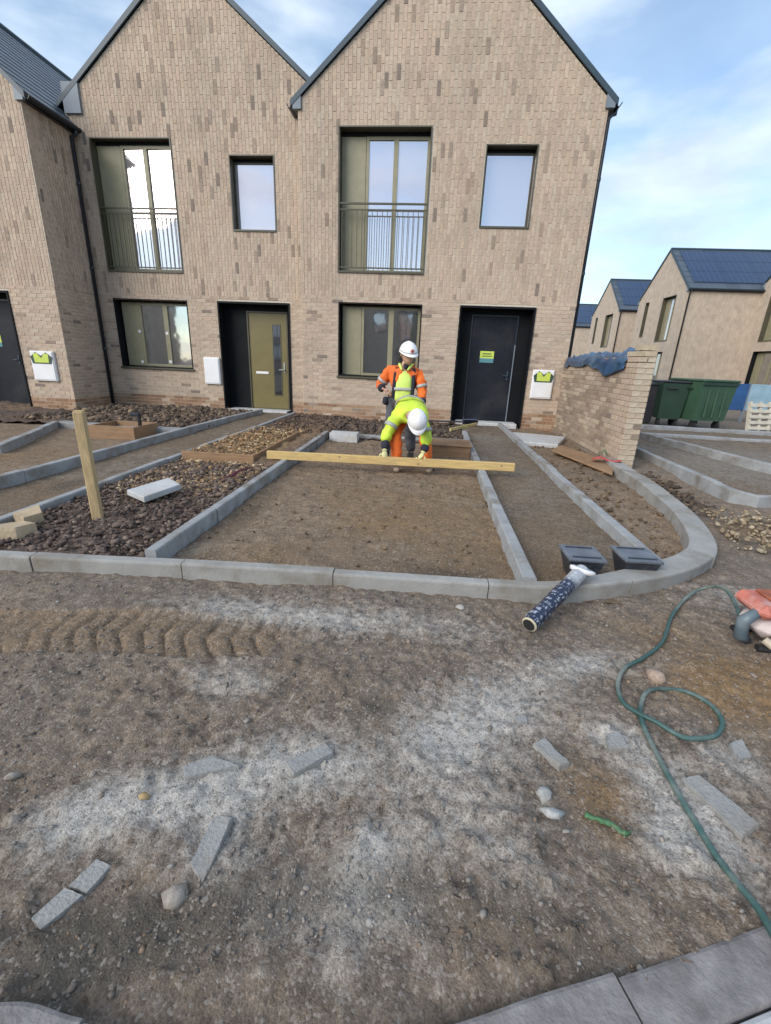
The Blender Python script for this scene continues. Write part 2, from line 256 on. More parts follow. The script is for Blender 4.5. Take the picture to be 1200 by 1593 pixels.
# ------------------------------------------------------------------ mesh helpers
class MB:
    def __init__(s): s.v = []; s.f = []; s.t = []; s.uv = None
    def add(s, vs, fs, tint=None):
        o = len(s.v); s.v.extend([tuple(p) for p in vs]); s.f.extend([tuple(i + o for i in f) for f in fs])
        s.t.extend([tint or (0.4, 0.4, 0.4)] * len(vs)); return s
    def box(s, x0, x1, y0, y1, z0, z1, tint=None):
        return s.add([(x0, y0, z0), (x1, y0, z0), (x1, y1, z0), (x0, y1, z0), (x0, y0, z1), (x1, y0, z1), (x1, y1, z1), (x0, y1, z1)],
                     [(0, 3, 2, 1), (4, 5, 6, 7), (0, 1, 5, 4), (1, 2, 6, 5), (2, 3, 7, 6), (3, 0, 4, 7)], tint)
    def bbox(s, x0, x1, y0, y1, z0, z1, c=0.01, tint=None):
        """box with chamfered edges"""
        c = min(c, (x1 - x0) * .45, (y1 - y0) * .45, (z1 - z0) * .45); vs = []; idx = {}
        for i, X in enumerate((x0, x1)):
            for j, Y in enumerate((y0, y1)):
                for k, Z in enumerate((z0, z1)):
                    sx, sy, sz = (1 - 2 * i) * c, (1 - 2 * j) * c, (1 - 2 * k) * c
                    idx[i, j, k] = len(vs); vs += [(X, Y + sy, Z + sz), (X + sx, Y, Z + sz), (X + sx, Y + sy, Z)]
        I = lambda i, j, k, a: idx[i, j, k] + a
        fs = []
        for i in (0, 1): q = [I(i, 0, 0, 0), I(i, 1, 0, 0), I(i, 1, 1, 0), I(i, 0, 1, 0)]; fs.append(q if i else q[::-1])
        for j in (0, 1): q = [I(0, j, 0, 1), I(0, j, 1, 1), I(1, j, 1, 1), I(1, j, 0, 1)]; fs.append(q if j else q[::-1])
        for k in (0, 1): q = [I(0, 0, k, 2), I(1, 0, k, 2), I(1, 1, k, 2), I(0, 1, k, 2)]; fs.append(q if k else q[::-1])
        for i in (0, 1):
            for j in (0, 1): q = [I(i, j, 0, 0), I(i, j, 1, 0), I(i, j, 1, 1), I(i, j, 0, 1)]; fs.append(q if i == j else q[::-1])
        for i in (0, 1):
            for k in (0, 1): q = [I(i, 0, k, 0), I(i, 0, k, 2), I(i, 1, k, 2), I(i, 1, k, 0)]; fs.append(q if i == k else q[::-1])
        for j in (0, 1):
            for k in (0, 1): q = [I(0, j, k, 1), I(1, j, k, 1), I(1, j, k, 2), I(0, j, k, 2)]; fs.append(q if j == k else q[::-1])
        for i in (0, 1):
            for j in (0, 1):
                for k in (0, 1): q = [I(i, j, k, 0), I(i, j, k, 1), I(i, j, k, 2)]; fs.append(q if (i + j + k) % 2 else q[::-1])
        return s.add(vs, fs, tint)
    def prism(s, poly, y0, y1, axis='y', tint=None):
        """polygon (a, b) extruded along an axis: 'y' -> (a, y, b); 'z' -> (a, b, z); 'x' -> (x, a, b)"""
        n = len(poly); m = {'y': lambda a, b, t: (a, t, b), 'z': lambda a, b, t: (a, b, t), 'x': lambda a, b, t: (t, a, b)}[axis]
        vs = [m(a, b, y0) for a, b in poly] + [m(a, b, y1) for a, b in poly]
        fs = [tuple(range(n)), tuple(range(2 * n - 1, n - 1, -1))] + [(i, i + n, (i + 1) % n + n, (i + 1) % n) for i in range(n)]
        return s.add(vs, fs, tint)
    def tube(s, pts, r, seg=8, cap=True, tint=None, uv=False):
        pts = [Vector(p) for p in pts]; rs = r if isinstance(r, (list, tuple)) else [r] * len(pts); vs = []; fs = []
        t0 = (pts[1] - pts[0]).normalized(); u = t0.orthogonal().normalized()
        for i, p in enumerate(pts):
            t = (pts[min(i + 1, len(pts) - 1)] - pts[max(i - 1, 0)]).normalized(); u = (u - t * u.dot(t)).normalized(); w = t.cross(u)
            for k in range(seg):
                a = 2 * math.pi * k / seg; vs.append(p + (u * math.cos(a) + w * math.sin(a)) * rs[i])
        for i in range(len(pts) - 1):
            for k in range(seg): fs.append((i * seg + k, i * seg + (k + 1) % seg, (i + 1) * seg + (k + 1) % seg, (i + 1) * seg + k))
        if cap: fs.append(tuple(range(seg - 1, -1, -1))); fs.append(tuple((len(pts) - 1) * seg + k for k in range(seg)))
        return s.add(vs, fs, tint)
    def xform(s, M):
        s.v = [tuple(M @ Vector(p)) for p in s.v]; return s
    def mesh(s, name, material=None, smooth=False, tint=False, fix=True):
        me = bpy.data.meshes.new(name); me.from_pydata(s.v, [], s.f); me.update()
        if fix:
            import bmesh
            bm = bmesh.new(); bm.from_mesh(me); bmesh.ops.recalc_face_normals(bm, faces=bm.faces); bm.to_mesh(me); bm.free()
        if tint:
            at = me.color_attributes.new('tint', 'FLOAT_COLOR', 'POINT'); arr = np.ones((len(s.v), 4), np.float32); arr[:, :3] = np.array(s.t, np.float32)
            at.data.foreach_set('color', arr.ravel())
        if smooth: me.polygons.foreach_set('use_smooth', [True] * len(me.polygons))
        if material: me.materials.append(material)
        return me
    def build(s, name, material=None, parent=None, smooth=False, tint=False, fix=True, loc=None):
        return link(name, s.mesh(name, material, smooth, tint, fix), parent, loc)
def link(name, me, parent=None, loc=None):
    o = bpy.data.objects.new(name, me); COL.objects.link(o)
    if parent is not None: o.parent = parent
    if loc is not None: o.location = loc
    return o
def tag(o, label=None, cat=None, group=None, kind=None):
    for k, v in (('label', label), ('category', cat), ('group', group), ('kind', kind)):
        if v: o[k] = v
    return o
def thing(name, label, cat, loc=(0, 0, 0), rz=0.0, group=None):
    o = bpy.data.objects.new(name, None); o.empty_display_size = 0.2; COL.objects.link(o); o.location = loc; o.rotation_euler = (0, 0, rz)
    return tag(o, label, cat, group)
def at(root, mb):
    """geometry given in the place's own metres -> the thing's local metres (things without rotation)"""
    l = root.location; mb.v = [(x - l.x, y - l.y, z - l.z) for x, y, z in mb.v]; return mb
def arc_smooth(pts, n=6):
    P = [Vector(p) for p in pts]; out = []
    for i in range(len(P) - 1):
        p0, p1, p2, p3 = P[max(i - 1, 0)], P[i], P[i + 1], P[min(i + 2, len(P) - 1)]
        for k in range(n):
            t = k / n; out.append(0.5 * ((2 * p1) + (p2 - p0) * t + (2 * p0 - 5 * p1 + 4 * p2 - p3) * t * t + (3 * p1 - p0 - 3 * p2 + p3) * t ** 3))
    out.append(P[-1]); return out

# ------------------------------------------------------------------ ground
KERB_OUT = [(-14, 1.66), (-6, 2.02), (-2.5, 2.19), (-1.33, 2.27), (-0.56, 2.31), (0.2, 2.335), (0.69, 2.35), (0.95, 2.40), (1.21, 2.49), (1.48, 2.60), (1.71, 2.73), (1.95, 2.91),
            (2.16, 3.15), (2.34, 3.53), (2.52, 4.14), (2.63, 4.83), (2.69, 5.35), (2.73, 6.0), (2.78, 6.6)]
NEAR_OUT = [(-1.15, 0.33), (-0.80, 0.452), (-0.61, 0.452), (-0.35, 0.452), (-0.1, 0.475), (0.12, 0.523), (0.32, 0.593), (0.517, 0.658), (0.72, 0.73), (0.95, 0.815), (1.3, 0.96), (1.56, 1.085)]
def inside(poly, x, y):
    r = np.zeros(np.shape(x), bool); n = len(poly)
    for i in range(n):
        (x1, y1), (x2, y2) = poly[i], poly[(i + 1) % n]
        c = ((y1 > y) != (y2 > y)) & (x < (x2 - x1) * (y - y1) / ((y2 - y1) or 1e-9) + x1); r ^= c
    return r
KERB_LINE = [(p.x, p.y) for p in arc_smooth([(x, y, 0) for x, y in KERB_OUT[1:]], 5)]
def _inner(pts, d):
    out = []
    for i, (x, y) in enumerate(pts):
        (x0, y0), (x1, y1) = pts[max(i - 1, 0)], pts[min(i + 1, len(pts) - 1)]; l = math.hypot(x1 - x0, y1 - y0); out.append((x - (y1 - y0) / l * d, y + (x1 - x0) / l * d))
    return out
PLOT = [(-14, 1.71)] + _inner(KERB_LINE, 0.045) + [(2.78, 10.3), (-14, 10.3)]
def blob(x, y, cx, cy, rx, ry, ang=0.0):
    c, s = math.cos(ang), math.sin(ang); dx, dy = x - cx, y - cy
    return np.exp(-(((dx * c + dy * s) / rx) ** 2 + ((-dx * s + dy * c) / ry) ** 2))
def track(x, y):
    s = x + 2.1 + 0.05 * (fbm(x, y, 4, 2, 81) - 0.5); yc = 1.62 + 0.11 * s + 0.01 * s * s + 0.05 * (fbm(x, y, 2, 2, 83) - 0.5); t = (y - yc) / 0.17
    w = sstep(1.15, 0.95, np.abs(t)) * sstep(-0.45, -0.75, x)
    ph = np.where(t < 0, s / 0.105 + t * 1.1, s / 0.105 - t * 0.1) % 1.0
    g = np.exp(-((ph - 0.5) / 0.085) ** 2)
    edge = np.exp(-((np.abs(t) - 1.05) / 0.12) ** 2) * sstep(-0.45, -0.75, x)
    return w, g, edge
def ground_z(x, y):
    z = (fbm(x, y, 0.8, 3, 1) - 0.5) * 0.05 + (fbm(x, y, 5, 4, 5) - 0.5) * 0.035
    near = sstep(6, 3, np.hypot(x, y))
    z = z + near * ((fbm(x, y, 24, 3, 9) - 0.5) * 0.026 + 0.014 * np.maximum(0, fbm(x, y, 42, 2, 13) - 0.60) / 0.2 * sstep(2.6, 1.6, np.hypot(x, y)) * (0.4 + sstep(0.4, 0.6, fbm(x, y, 2.5, 3, 15))))
    w, g, e = track(x, y); z = z * (1 - 0.6 * w); w = w * (0.55 + 0.45 * sstep(0.35, 0.6, fbm(x, y, 3.5, 3, 17))); z = z - 0.005 * w - 0.024 * w * g + 0.008 * e * near
    z = z - 0.14 * blob(x, y, 3.05, 5.6, 0.42, 1.2) + 0.05 * blob(x, y, 3.1, 3.95, 0.7, 0.35)
    z = z + 0.035 * blob(x, y, 1.55, 1.72, 0.5, 0.22)
    z = z - 0.02 * sstep(0.95, 0.7, np.hypot(x, y * 1.0))
    z = np.where(inside(PLOT, x, y), -0.22, z); z = np.where((y < np.interp(x, [p[0] for p in NEAR_OUT], [p[1] for p in NEAR_OUT]) - 0.03) & (np.abs(x) < 2.2), -0.09, z)
    far = sstep(25, 60, np.hypot(x, y)); return z * (1 - far)
def ground_mask(x, y):
    b = lambda *a: blob(x, y, *a)
    cem = (1.05 * b(-0.62, 0.98, 0.30, 0.13, 0.35) + 0.75 * b(-0.95, 0.84, 0.18, 0.10, 0.5) + 0.8 * b(-0.30, 1.12, 0.20, 0.12) + 0.6 * b(-0.5, 0.82, 0.12, 0.1)
           + 0.95 * b(0.36, 1.46, 0.32, 0.20, 0.5) + 0.8 * b(0.82, 1.80, 0.26, 0.10, 0.35) + 0.7 * b(0.12, 1.24, 0.18, 0.14) + 1.0 * b(-0.08, 0.83, 0.07, 0.11, -0.4) + 0.6 * b(0.0, 0.74, 0.07, 0.04)
           + 1.1 * b(0.90, 1.13, 0.12, 0.22, 0.35) + 0.7 * b(0.78, 1.36, 0.12, 0.08) + 0.9 * b(0.80, 0.98, 0.10, 0.09) + 0.7 * b(1.18, 1.32, 0.14, 0.12)
           + 0.7 * b(-0.95, 2.0, 0.42, 0.13, 0.05) + 0.6 * b(-0.45, 1.95, 0.3, 0.12) + 0.55 * b(-0.77, 1.45, 0.2, 0.12) + 0.5 * b(0.1, 2.0, 0.45, 0.16) + 0.55 * b(0.2, 0.95, 0.25, 0.2)
           + 0.5 * b(-0.2, 0.7, 0.22, 0.12) + 0.45 * b(1.9, 2.6, 0.3, 0.2))
    sand = (1.0 * b(1.42, 1.70, 0.34, 0.17, 0.3) + 0.85 * b(1.75, 1.75, 0.4, 0.2) + 0.8 * b(0.64, 1.10, 0.14, 0.15) + 0.55 * b(0.62, 1.42, 0.2, 0.14) + 0.55 * b(1.35, 1.25, 0.15, 0.2) + 0.5 * b(1.3, 2.1, 0.4, 0.25)
            + 0.4 * b(-1.1, 0.72, 0.15, 0.15) + 0.8 * track(x, y)[0] * 0.6 + 0.9 * b(3.15, 3.95, 0.6, 0.4) + 0.4 * b(0.3, 0.72, 0.2, 0.1))
    r = np.hypot(x, y + 0.05)
    dark = 0.6 * np.exp(-((np.hypot(x - 0.02, y + 0.45) - 1.22) / 0.12) ** 2) * (y < 0.95) + 0.75 * b(-0.12, 1.38, 0.10, 0.09) + 0.35 * b(-0.75, 0.60, 0.35, 0.10) + 0.5 * b(2.95, 5.2, 0.5, 1.5) + 0.35 * b(-0.3, 2.22, 1.5, 0.05)
    dark = dark + 0.4 * b(-1.6, 2.05, 0.9, 0.1)
    return np.stack([cem, sand, dark, np.ones_like(cem)], -1)
def grid_mesh(name, xs, ys, zf, mf, material, keep=None):
    X, Y = np.meshgrid(xs, ys); Z = zf(X, Y); V = np.stack([X, Y, Z], -1).reshape(-1, 3); nx, ny = len(xs), len(ys)
    i = (np.arange(ny - 1)[:, None] * nx + np.arange(nx - 1)[None]).ravel(); F = np.stack([i, i + 1, i + nx + 1, i + nx], -1)
    if keep is not None:
        cx = V[F].mean(1); F = F[keep(cx[:, 0], cx[:, 1])]
    me = bpy.data.meshes.new(name); me.vertices.add(len(V)); me.vertices.foreach_set('co', V.astype(np.float32).ravel())
    me.loops.add(F.size); me.loops.foreach_set('vertex_index', F.astype(np.int32).ravel()); me.polygons.add(len(F))
    me.polygons.foreach_set('loop_start', np.arange(0, F.size, 4, dtype=np.int32)); me.polygons.foreach_set('loop_total', np.full(len(F), 4, np.int32))
    me.polygons.foreach_set('use_smooth', np.ones(len(F), bool)); me.update(calc_edges=True)
    at_ = me.color_attributes.new('mask', 'FLOAT_COLOR', 'POINT'); M = mf(X, Y).reshape(-1, 4); at_.data.foreach_set('color', M.astype(np.float32).ravel())
    me.materials.append(material); return link(name, me)
def spread(a, b, first, grow):
    out = [a]; st = first; d = 1 if b > a else -1
    while (b - out[-1]) * d > 0: out.append(out[-1] + d * st); st *= grow
    return out[1:]
gx = sorted(spread(-3.2, -220, 0.05, 1.16)) + list(np.arange(-3.2, 4.4, 0.0135)) + spread(4.4, 220, 0.05, 1.16)
gy = sorted(spread(0.2, -80, 0.05, 1.25)) + list(np.arange(0.2, 2.75, 0.0115)) + list(np.arange(2.75, 12, 0.06)) + spread(12, 260, 0.15, 1.18)
DIRT = mat_ground('road_dirt', (0.218, 0.170, 0.131), (0.185, 0.155, 0.131), (0.40, 0.38, 0.355), (0.225, 0.148, 0.082), (0.10, 0.088, 0.075))
SOIL = mat_ground('bay_soil', (0.225, 0.163, 0.113), (0.195, 0.146, 0.106), (0.25, 0.22, 0.18), (0.20, 0.135, 0.075), (0.085, 0.064, 0.047), 0.8, 0.3)
SUBB = mat_ground('path_base_fines', (0.195, 0.150, 0.108), (0.160, 0.126, 0.095), (0.26, 0.25, 0.235), (0.18, 0.125, 0.08), (0.08, 0.068, 0.056), 1.0)
BED = mat_ground('planting_soil', (0.135, 0.098, 0.081), (0.105, 0.078, 0.066), (0.2, 0.17, 0.15), (0.25, 0.165, 0.09), (0.05, 0.038, 0.033), 1.0)
ground = tag(grid_mesh('ground', np.array(gx), np.array(gy), ground_z, ground_mask, DIRT),
             'rutted dirt road surface with pale cement dust running in front of the kerb', None, None, 'structure')
BACK = [(-14, 1.78)] + _inner(KERB_LINE, 0.05) + [(3, 12), (-14, 12)]
def sheet(name, label, x0, x1, y0, y1, z0, rough, material, step=0.04, poly=None, marks=None, slope=0.0):
    zf = lambda X, Y: z0 + (0.04 * sstep(5.1, 5.25, Y) * sstep(8.2, 7.0, Y) if name == 'planting_bed' else 0) + slope * (Y - y0) + (fbm(X, Y, 1.3, 3, 21) - 0.5) * rough + (fbm(X, Y, 9, 4, 31) - 0.5) * rough * 0.6 + (fbm(X, Y, 22, 3, 35) - 0.5) * rough * 0.35
    def mf(X, Y):
        o = np.zeros(X.shape + (4,)); o[..., 3] = 1
        o[..., 2] = 0.35 * sstep(0.55, 0.75, fbm(X, Y, 1.1, 4, 41)); o[..., 1] = 0.5 * sstep(0.5, 0.7, fbm(X, Y, 0.8, 4, 51)); o[..., 0] = 0.25 * sstep(0.55, 0.8, fbm(X, Y, 1.0, 4, 61))
        for ch, cx, cy, rx, ry, a in (marks or []): o[..., ch] += a * blob(X, Y, cx, cy, rx, ry)
        return o
    keep = (lambda x, y: inside(poly, x, y)) if poly else None
    return tag(grid_mesh(name, np.arange(x0, x1 + step, step), np.arange(y0, y1 + step, step), zf, mf, material, keep), label, None, None, 'structure')
sheet('parking_bay', 'raked brown soil of the empty parking bay between two edgings', -1.66, 0.70, 2.38, 7.62, -0.01, 0.06, SOIL, 0.03,
      marks=[(2, -1.5, 3.6, 0.15, 1.2, 0.6), (2, 0.3, 2.6, 0.5, 0.15, 0.4), (2, -1.2, 6.2, 0.8, 0.5, 0.3), (0, -1.55, 2.7, 0.12, 0.3, 0.5), (1, -0.3, 3.8, 0.6, 0.6, 0.3)])
sheet('garden_path', 'grey path base leading to the dark front door', 0.74, 1.60, 2.42, 10.16, 0.0, 0.03, SUBB, 0.04, marks=[(1, 1.0, 2.7, 0.3, 0.25, 0.8), (0, 1.1, 7.5, 0.4, 2, 0.3)], slope=0.004)
sheet('side_border', 'brown soil border inside the curved kerb beside the brick garden wall', 1.62, 2.80, 2.6, 10.2, -0.03, 0.07, SOIL, 0.04,
      poly=[(1.6, 2.7), (1.75, 2.82), (1.98, 3.02), (2.16, 3.3), (2.3, 3.7), (2.46, 4.4), (2.55, 5.2), (2.80, 6.0), (2.80, 10.3), (1.6, 10.3)], marks=[(2, 2.3, 6, 0.5, 1.2, 0.5)])
sheet('planting_bed', 'dark planting bed soil between path edging and parking bay edging', -3.06, -1.70, 2.20, 10.5, 0.045, 0.10, BED, 0.025, poly=BACK, marks=[(1, -2.5, 4.6, 0.6, 0.6, 0.9), (1, -2.5, 6.3, 0.7, 1.4, 1.0), (1, -2.3, 8.6, 0.6, 1.2, 0.5)])
sheet('garden_path', 'brown path base leading to the olive front door', -4.02, -3.02, 2.05, 10.5, 0.0, 0.04, SUBB, 0.04, poly=BACK, marks=[(1, -3.6, 3.6, 0.4, 0.8, 0.6), (2, -3.5, 3.9, 0.2, 0.4, 0.6)], slope=0.003)
sheet('parking_bay', 'brown soil of the parking bay at the far left', -13, -3.96, 1.7, 7.2, 0.0, 0.05, SOIL, 0.06, poly=BACK, marks=[(1, -5, 5, 1.5, 1.0, 0.4)])
sheet('front_border', 'dark soil border under the window of the middle house', -13, -3.96, 7.1, 10.6, 0.03, 0.16, BED, 0.06)
sheet('front_border', 'dark trench soil under the ground floor window of the right house', -1.72, 0.74, 7.55, 10.25, 0.01, 0.12, BED, 0.05, marks=[(0, -0.5, 7.9, 0.8, 0.3, 0.4)])
sheet('parking_bay', 'grey gravel of the neighbouring parking bay right of the garden wall', 3.42, 8.5, 4.8, 11.0, 0.045, 0.03, SUBB, 0.08, poly=[(3.45, 10.9), (3.50, 7.7), (3.46, 5.2), (3.50, 4.98), (3.62, 4.88), (3.85, 4.93), (5.6, 5.55), (8.4, 6.6), (8.4, 10.9)], marks=[(0, 5, 7, 2, 2, 0.6)])

# ------------------------------------------------------------------ loose stones and clods
_ico_v = None
def ico():
    global _ico_v
    if _ico_v is None:
        t = (1 + 5 ** .5) / 2
        v = np.array([(-1, t, 0), (1, t, 0), (-1, -t, 0), (1, -t, 0), (0, -1, t), (0, 1, t), (0, -1, -t), (0, 1, -t), (t, 0, -1), (t, 0, 1), (-t, 0, -1), (-t, 0, 1)], float); v /= np.linalg.norm(v[0])
        f = np.array([(0, 11, 5), (0, 5, 1), (0, 1, 7), (0, 7, 10), (0, 10, 11), (1, 5, 9), (5, 11, 4), (11, 10, 2), (10, 7, 6), (7, 1, 8), (3, 9, 4), (3, 4, 2), (3, 2, 6), (3, 6, 8), (3, 8, 9), (4, 9, 5), (2, 4, 11), (6, 2, 10), (8, 6, 7), (9, 8, 1)])
        _ico_v = (v, f)
    return _ico_v
def rocks(name, label, P, size, pal, material=None, flat=0.65, kind='stuff', parent=None, tints=None):
    v, f = ico(); N = len(P); P = np.asarray(P); size = np.asarray(size)
    sc = size[:, None] * (0.5 + 1.0 * RNG.random((N, 3)) ** 1.3); sc[:, 2] *= flat
    loc = v[None] * (0.5 + 0.75 * RNG.random((N, 12, 1))) * sc[:, None, :]
    a = RNG.random(N) * 6.283; b_ = (RNG.random(N) - 0.5) * 0.9
    c, s = np.cos(a), np.sin(a); x = loc[..., 0] * c[:, None] - loc[..., 1] * s[:, None]; y = loc[..., 0] * s[:, None] + loc[..., 1] * c[:, None]; z = loc[..., 2]
    c, s = np.cos(b_), np.sin(b_); y, z = y * c[:, None] - z * s[:, None], y * s[:, None] + z * c[:, None]
    V = np.stack([x, y, z], -1) + P[:, None, :]; V = V.reshape(-1, 3); F = (f[None] + 12 * np.arange(N)[:, None, None]).reshape(-1, 3)
    me = bpy.data.meshes.new(name); me.vertices.add(len(V)); me.vertices.foreach_set('co', V.astype(np.float32).ravel()); me.loops.add(F.size)
    me.loops.foreach_set('vertex_index', F.astype(np.int32).ravel()); me.polygons.add(len(F)); me.polygons.foreach_set('loop_start', np.arange(0, F.size, 3, dtype=np.int32))
    me.polygons.foreach_set('loop_total', np.full(len(F), 3, np.int32)); me.update(calc_edges=True)
    pal = np.array(pal); k = RNG.integers(0, len(pal), N); t = (pal[k] if tints is None else tints) * (0.75 + 0.5 * RNG.random((N, 1)))
    T = np.ones((N, 12, 4), np.float32); T[..., :3] = t[:, None, :]
    ca = me.color_attributes.new('tint', 'FLOAT_COLOR', 'POINT'); ca.data.foreach_set('color', T.ravel()); me.materials.append(material or STONE)
    return tag(link(name, me, parent), label, None, None, kind)
# road gravel: more where the grit is dark and along the kerb, fewer on dust
n = 30000
r = 0.45 + 2.3 * RNG.random(n) ** 1.35; th = (RNG.random(n) - 0.5) * 2.1
px, py = r * np.sin(th) * 1.25, r * np.cos(th)
ok = (~inside([(x, y - 0.04) for x, y in KERB_OUT] + [(2.8, 12), (-14, 12)], px, py)) & (py > 0.3) & (np.hypot(px - 0.05, py + 0.45) > 1.12)
mk = ground_mask(px, py); w = 0.4 + 0.6 * mk[:, 2] + 0.6 * (fbm(px, py, 2.2, 3, 71) - 0.5) * 2
ok &= RNG.random(n) < w; px, py = px[ok], py[ok]
sz = (0.0018 + 0.0070 * RNG.random(len(px)) ** 4.5) * (0.8 + 0.25 * np.hypot(px, py))
gp = np.array([(0.20, 0.17, 0.145), (0.15, 0.125, 0.105), (0.24, 0.22, 0.20), (0.20, 0.145, 0.105), (0.10, 0.088, 0.08), (0.17, 0.14, 0.12)])
gt = gp[RNG.integers(0, 6, len(px))]; mk = ground_mask(px, py); m0 = (np.clip(mk[:, :1], 0, 1) * 0.75 * RNG.random((len(px), 1)) ** 0.5); gt = gt * (1 - m0) + np.array([[0.35, 0.34, 0.325]]) * m0
rocks('gravel', 'small mixed gravel strewn over the dirt road', np.stack([px, py, ground_z(px, py) + sz * 0.22], -1), sz, gp, tints=gt)
def scatter(name, label, n, x0, x1, y0, y1, z, s0, s1, pal, pw=2.0, poly=None, zj=0.02, flat=0.65):
    x = x0 + (x1 - x0) * RNG.random(n); y = y0 + (y1 - y0) * RNG.random(n)
    if poly: k = inside(poly, x, y); x, y = x[k], y[k]
    s_ = s0 + (s1 - s0) * RNG.random(len(x)) ** pw
    zz = z + (fbm(x, y, 1.3, 3, 21) - 0.5) * 0.06 + RNG.random(len(x)) * zj
    return rocks(name, label, np.stack([x, y, zz], -1), s_, pal, None, flat)
scatter('soil_clods', 'dark purplish brown clods heaped on the planting bed', 8000, -3.02, -1.74, 2.36, 5.0, 0.04, 0.004, 0.034, [(0.135, 0.10, 0.085), (0.115, 0.085, 0.073), (0.155, 0.117, 0.098), (0.095, 0.07, 0.06), (0.20, 0.155, 0.125)], 3.6, None, 0.03)
scatter('gravel', 'orange and buff stones spread on the planting bed by the boxed drain', 2600, -3.0, -1.85, 3.7, 5.14, 0.04, 0.006, 0.035, [(0.36, 0.25, 0.14), (0.30, 0.19, 0.10), (0.42, 0.33, 0.22), (0.16, 0.12, 0.09), (0.24, 0.16, 0.09)], 2.4)
scatter('gravel', 'orange stony fill inside the timber box on the planting bed', 1500, -3.0, -2.1, 5.16, 7.6, 0.105, 0.005, 0.032, [(0.36, 0.23, 0.12), (0.30, 0.18, 0.09), (0.42, 0.32, 0.2), (0.2, 0.13, 0.08)], 2.2)
scatter('soil_clods', 'dark clods behind the timber box near the olive door', 1500, -3.0, -1.74, 6.9, 10.3, 0.05, 0.01, 0.05, [(0.12, 0.085, 0.065), (0.17, 0.115, 0.08), (0.08, 0.06, 0.05)], 2.2)
scatter('soil_clods', 'dark clods under the window of the middle house', 2200, -7.6, -3.96, 7.5, 10.4, 0.05, 0.015, 0.075, [(0.10, 0.075, 0.06), (0.14, 0.10, 0.075), (0.07, 0.055, 0.045), (0.22, 0.16, 0.11)], 2.5)
scatter('soil_clods', 'dark clods in the trench under the right house window', 700, -1.7, 0.7, 7.7, 10.1, 0.02, 0.015, 0.08, [(0.10, 0.075, 0.06), (0.13, 0.095, 0.07), (0.07, 0.055, 0.045)], 2.4)
scatter('soil_crumbs', 'small crumbs of brown soil on the raked parking bay', 1300, -1.62, 0.68, 2.42, 7.5, 0.0, 0.003, 0.018, [(0.15, 0.105, 0.068), (0.19, 0.135, 0.085), (0.10, 0.073, 0.05)], 3.2, None, 0.004)
scatter('soil_crumbs', 'crumbs of soil on the curved side border', 900, 1.66, 2.75, 2.7, 9.5, -0.02, 0.005, 0.04, [(0.15, 0.105, 0.068), (0.19, 0.135, 0.085), (0.11, 0.08, 0.055)], 3.0,
        [(1.68, 2.8), (1.95, 3.08), (2.14, 3.4), (2.28, 3.8), (2.4, 4.5), (2.5, 5.2), (2.7, 6.0), (2.75, 9.5), (1.66, 9.5)], 0.01)
scatter('rubble', 'yellowish soil and stone rubble outside the curved kerb', 1400, 2.35, 4.2, 3.35, 4.5, 0.01, 0.006, 0.04, [(0.30, 0.235, 0.155), (0.25, 0.19, 0.125), (0.2, 0.155, 0.11), (0.38, 0.32, 0.235)], 2.6, [(2.45, 3.4), (4.3, 3.2), (4.3, 4.4), (2.75, 4.4)], 0.05)
scatter('soil_clods', 'dark clods in the trench between the two curved kerbs', 500, 2.8, 3.36, 4.4, 8.0, -0.1, 0.015, 0.07, [(0.11, 0.08, 0.06), (0.15, 0.11, 0.08), (0.07, 0.055, 0.045)], 2.3)

# ------------------------------------------------------------------ kerbs and edgings
def kerb_run(label, path, width, ztop, stone=0.90, zbot=-0.2, material=KERB, cat='kerb edging', side=1, gap=0.006, jig=0.006, group=None, name='kerb_edging', res=0.06):
    """stones laid end to end along a path; the body lies on the left (side=1) or the right of it"""
    P = [Vector((x, y, 0)) for x, y in path]; L = [0.0]
    for a, b in zip(P, P[1:]): L.append(L[-1] + (b - a).length)
    tot = L[-1]
    def pos(s):
        s = min(max(s, 0), tot)
        for i in range(len(P) - 1):
            if s <= L[i + 1] or i == len(P) - 2:
                t = (s - L[i]) / max(L[i + 1] - L[i], 1e-9); return P[i].lerp(P[i + 1], t)
    def tan(s): return (pos(s + 0.05) - pos(s - 0.05)).normalized()
    root = thing(name, label, cat, (P[0].x, P[0].y, 0), 0, group)
    k = 0; s0 = 0.0; rnd = random.Random(int(abs(P[0].x * 1000 + P[0].y * 77)))
    nst = max(1, round(tot / stone)); st = tot / nst
    for k in range(nst):
        a, b = k * st + gap / 2, (k + 1) * st - gap / 2; m = max(2, int(math.ceil((b - a) / res)) if len(path) > 2 else 2)
        dz = rnd.uniform(-jig, jig); dn = rnd.uniform(-jig, jig); mb = MB(); vs = []; c = 0.007
        for i in range(m):
            s = a + (b - a) * i / (m - 1); p = pos(s); t = tan(s); nrm = Vector((-t.y, t.x, 0)) * side; w = width(s / tot, p) if callable(width) else width
            for u, z in ((0.006, zbot), (0.0, ztop - 2 * c), (0.5 * c, ztop - 0.5 * c), (1.6 * c, ztop), (w - c, ztop), (w, ztop - c), (w, zbot)):
                q = p + nrm * (u + dn); vs.append((q.x, q.y, z + (dz if z > 0 else 0)))
        fs = []
        for i in range(m - 1):
            for j in range(6): fs.append((i * 7 + j, i * 7 + j + 1, (i + 1) * 7 + j + 1, (i + 1) * 7 + j))
        fs.append(tuple(range(7))); fs.append(tuple((m - 1) * 7 + j for j in range(6, -1, -1))); mb.add(vs, fs); at(root, mb).build('kerb_stone', material, root)
    return root
kerb_out = KERB_LINE
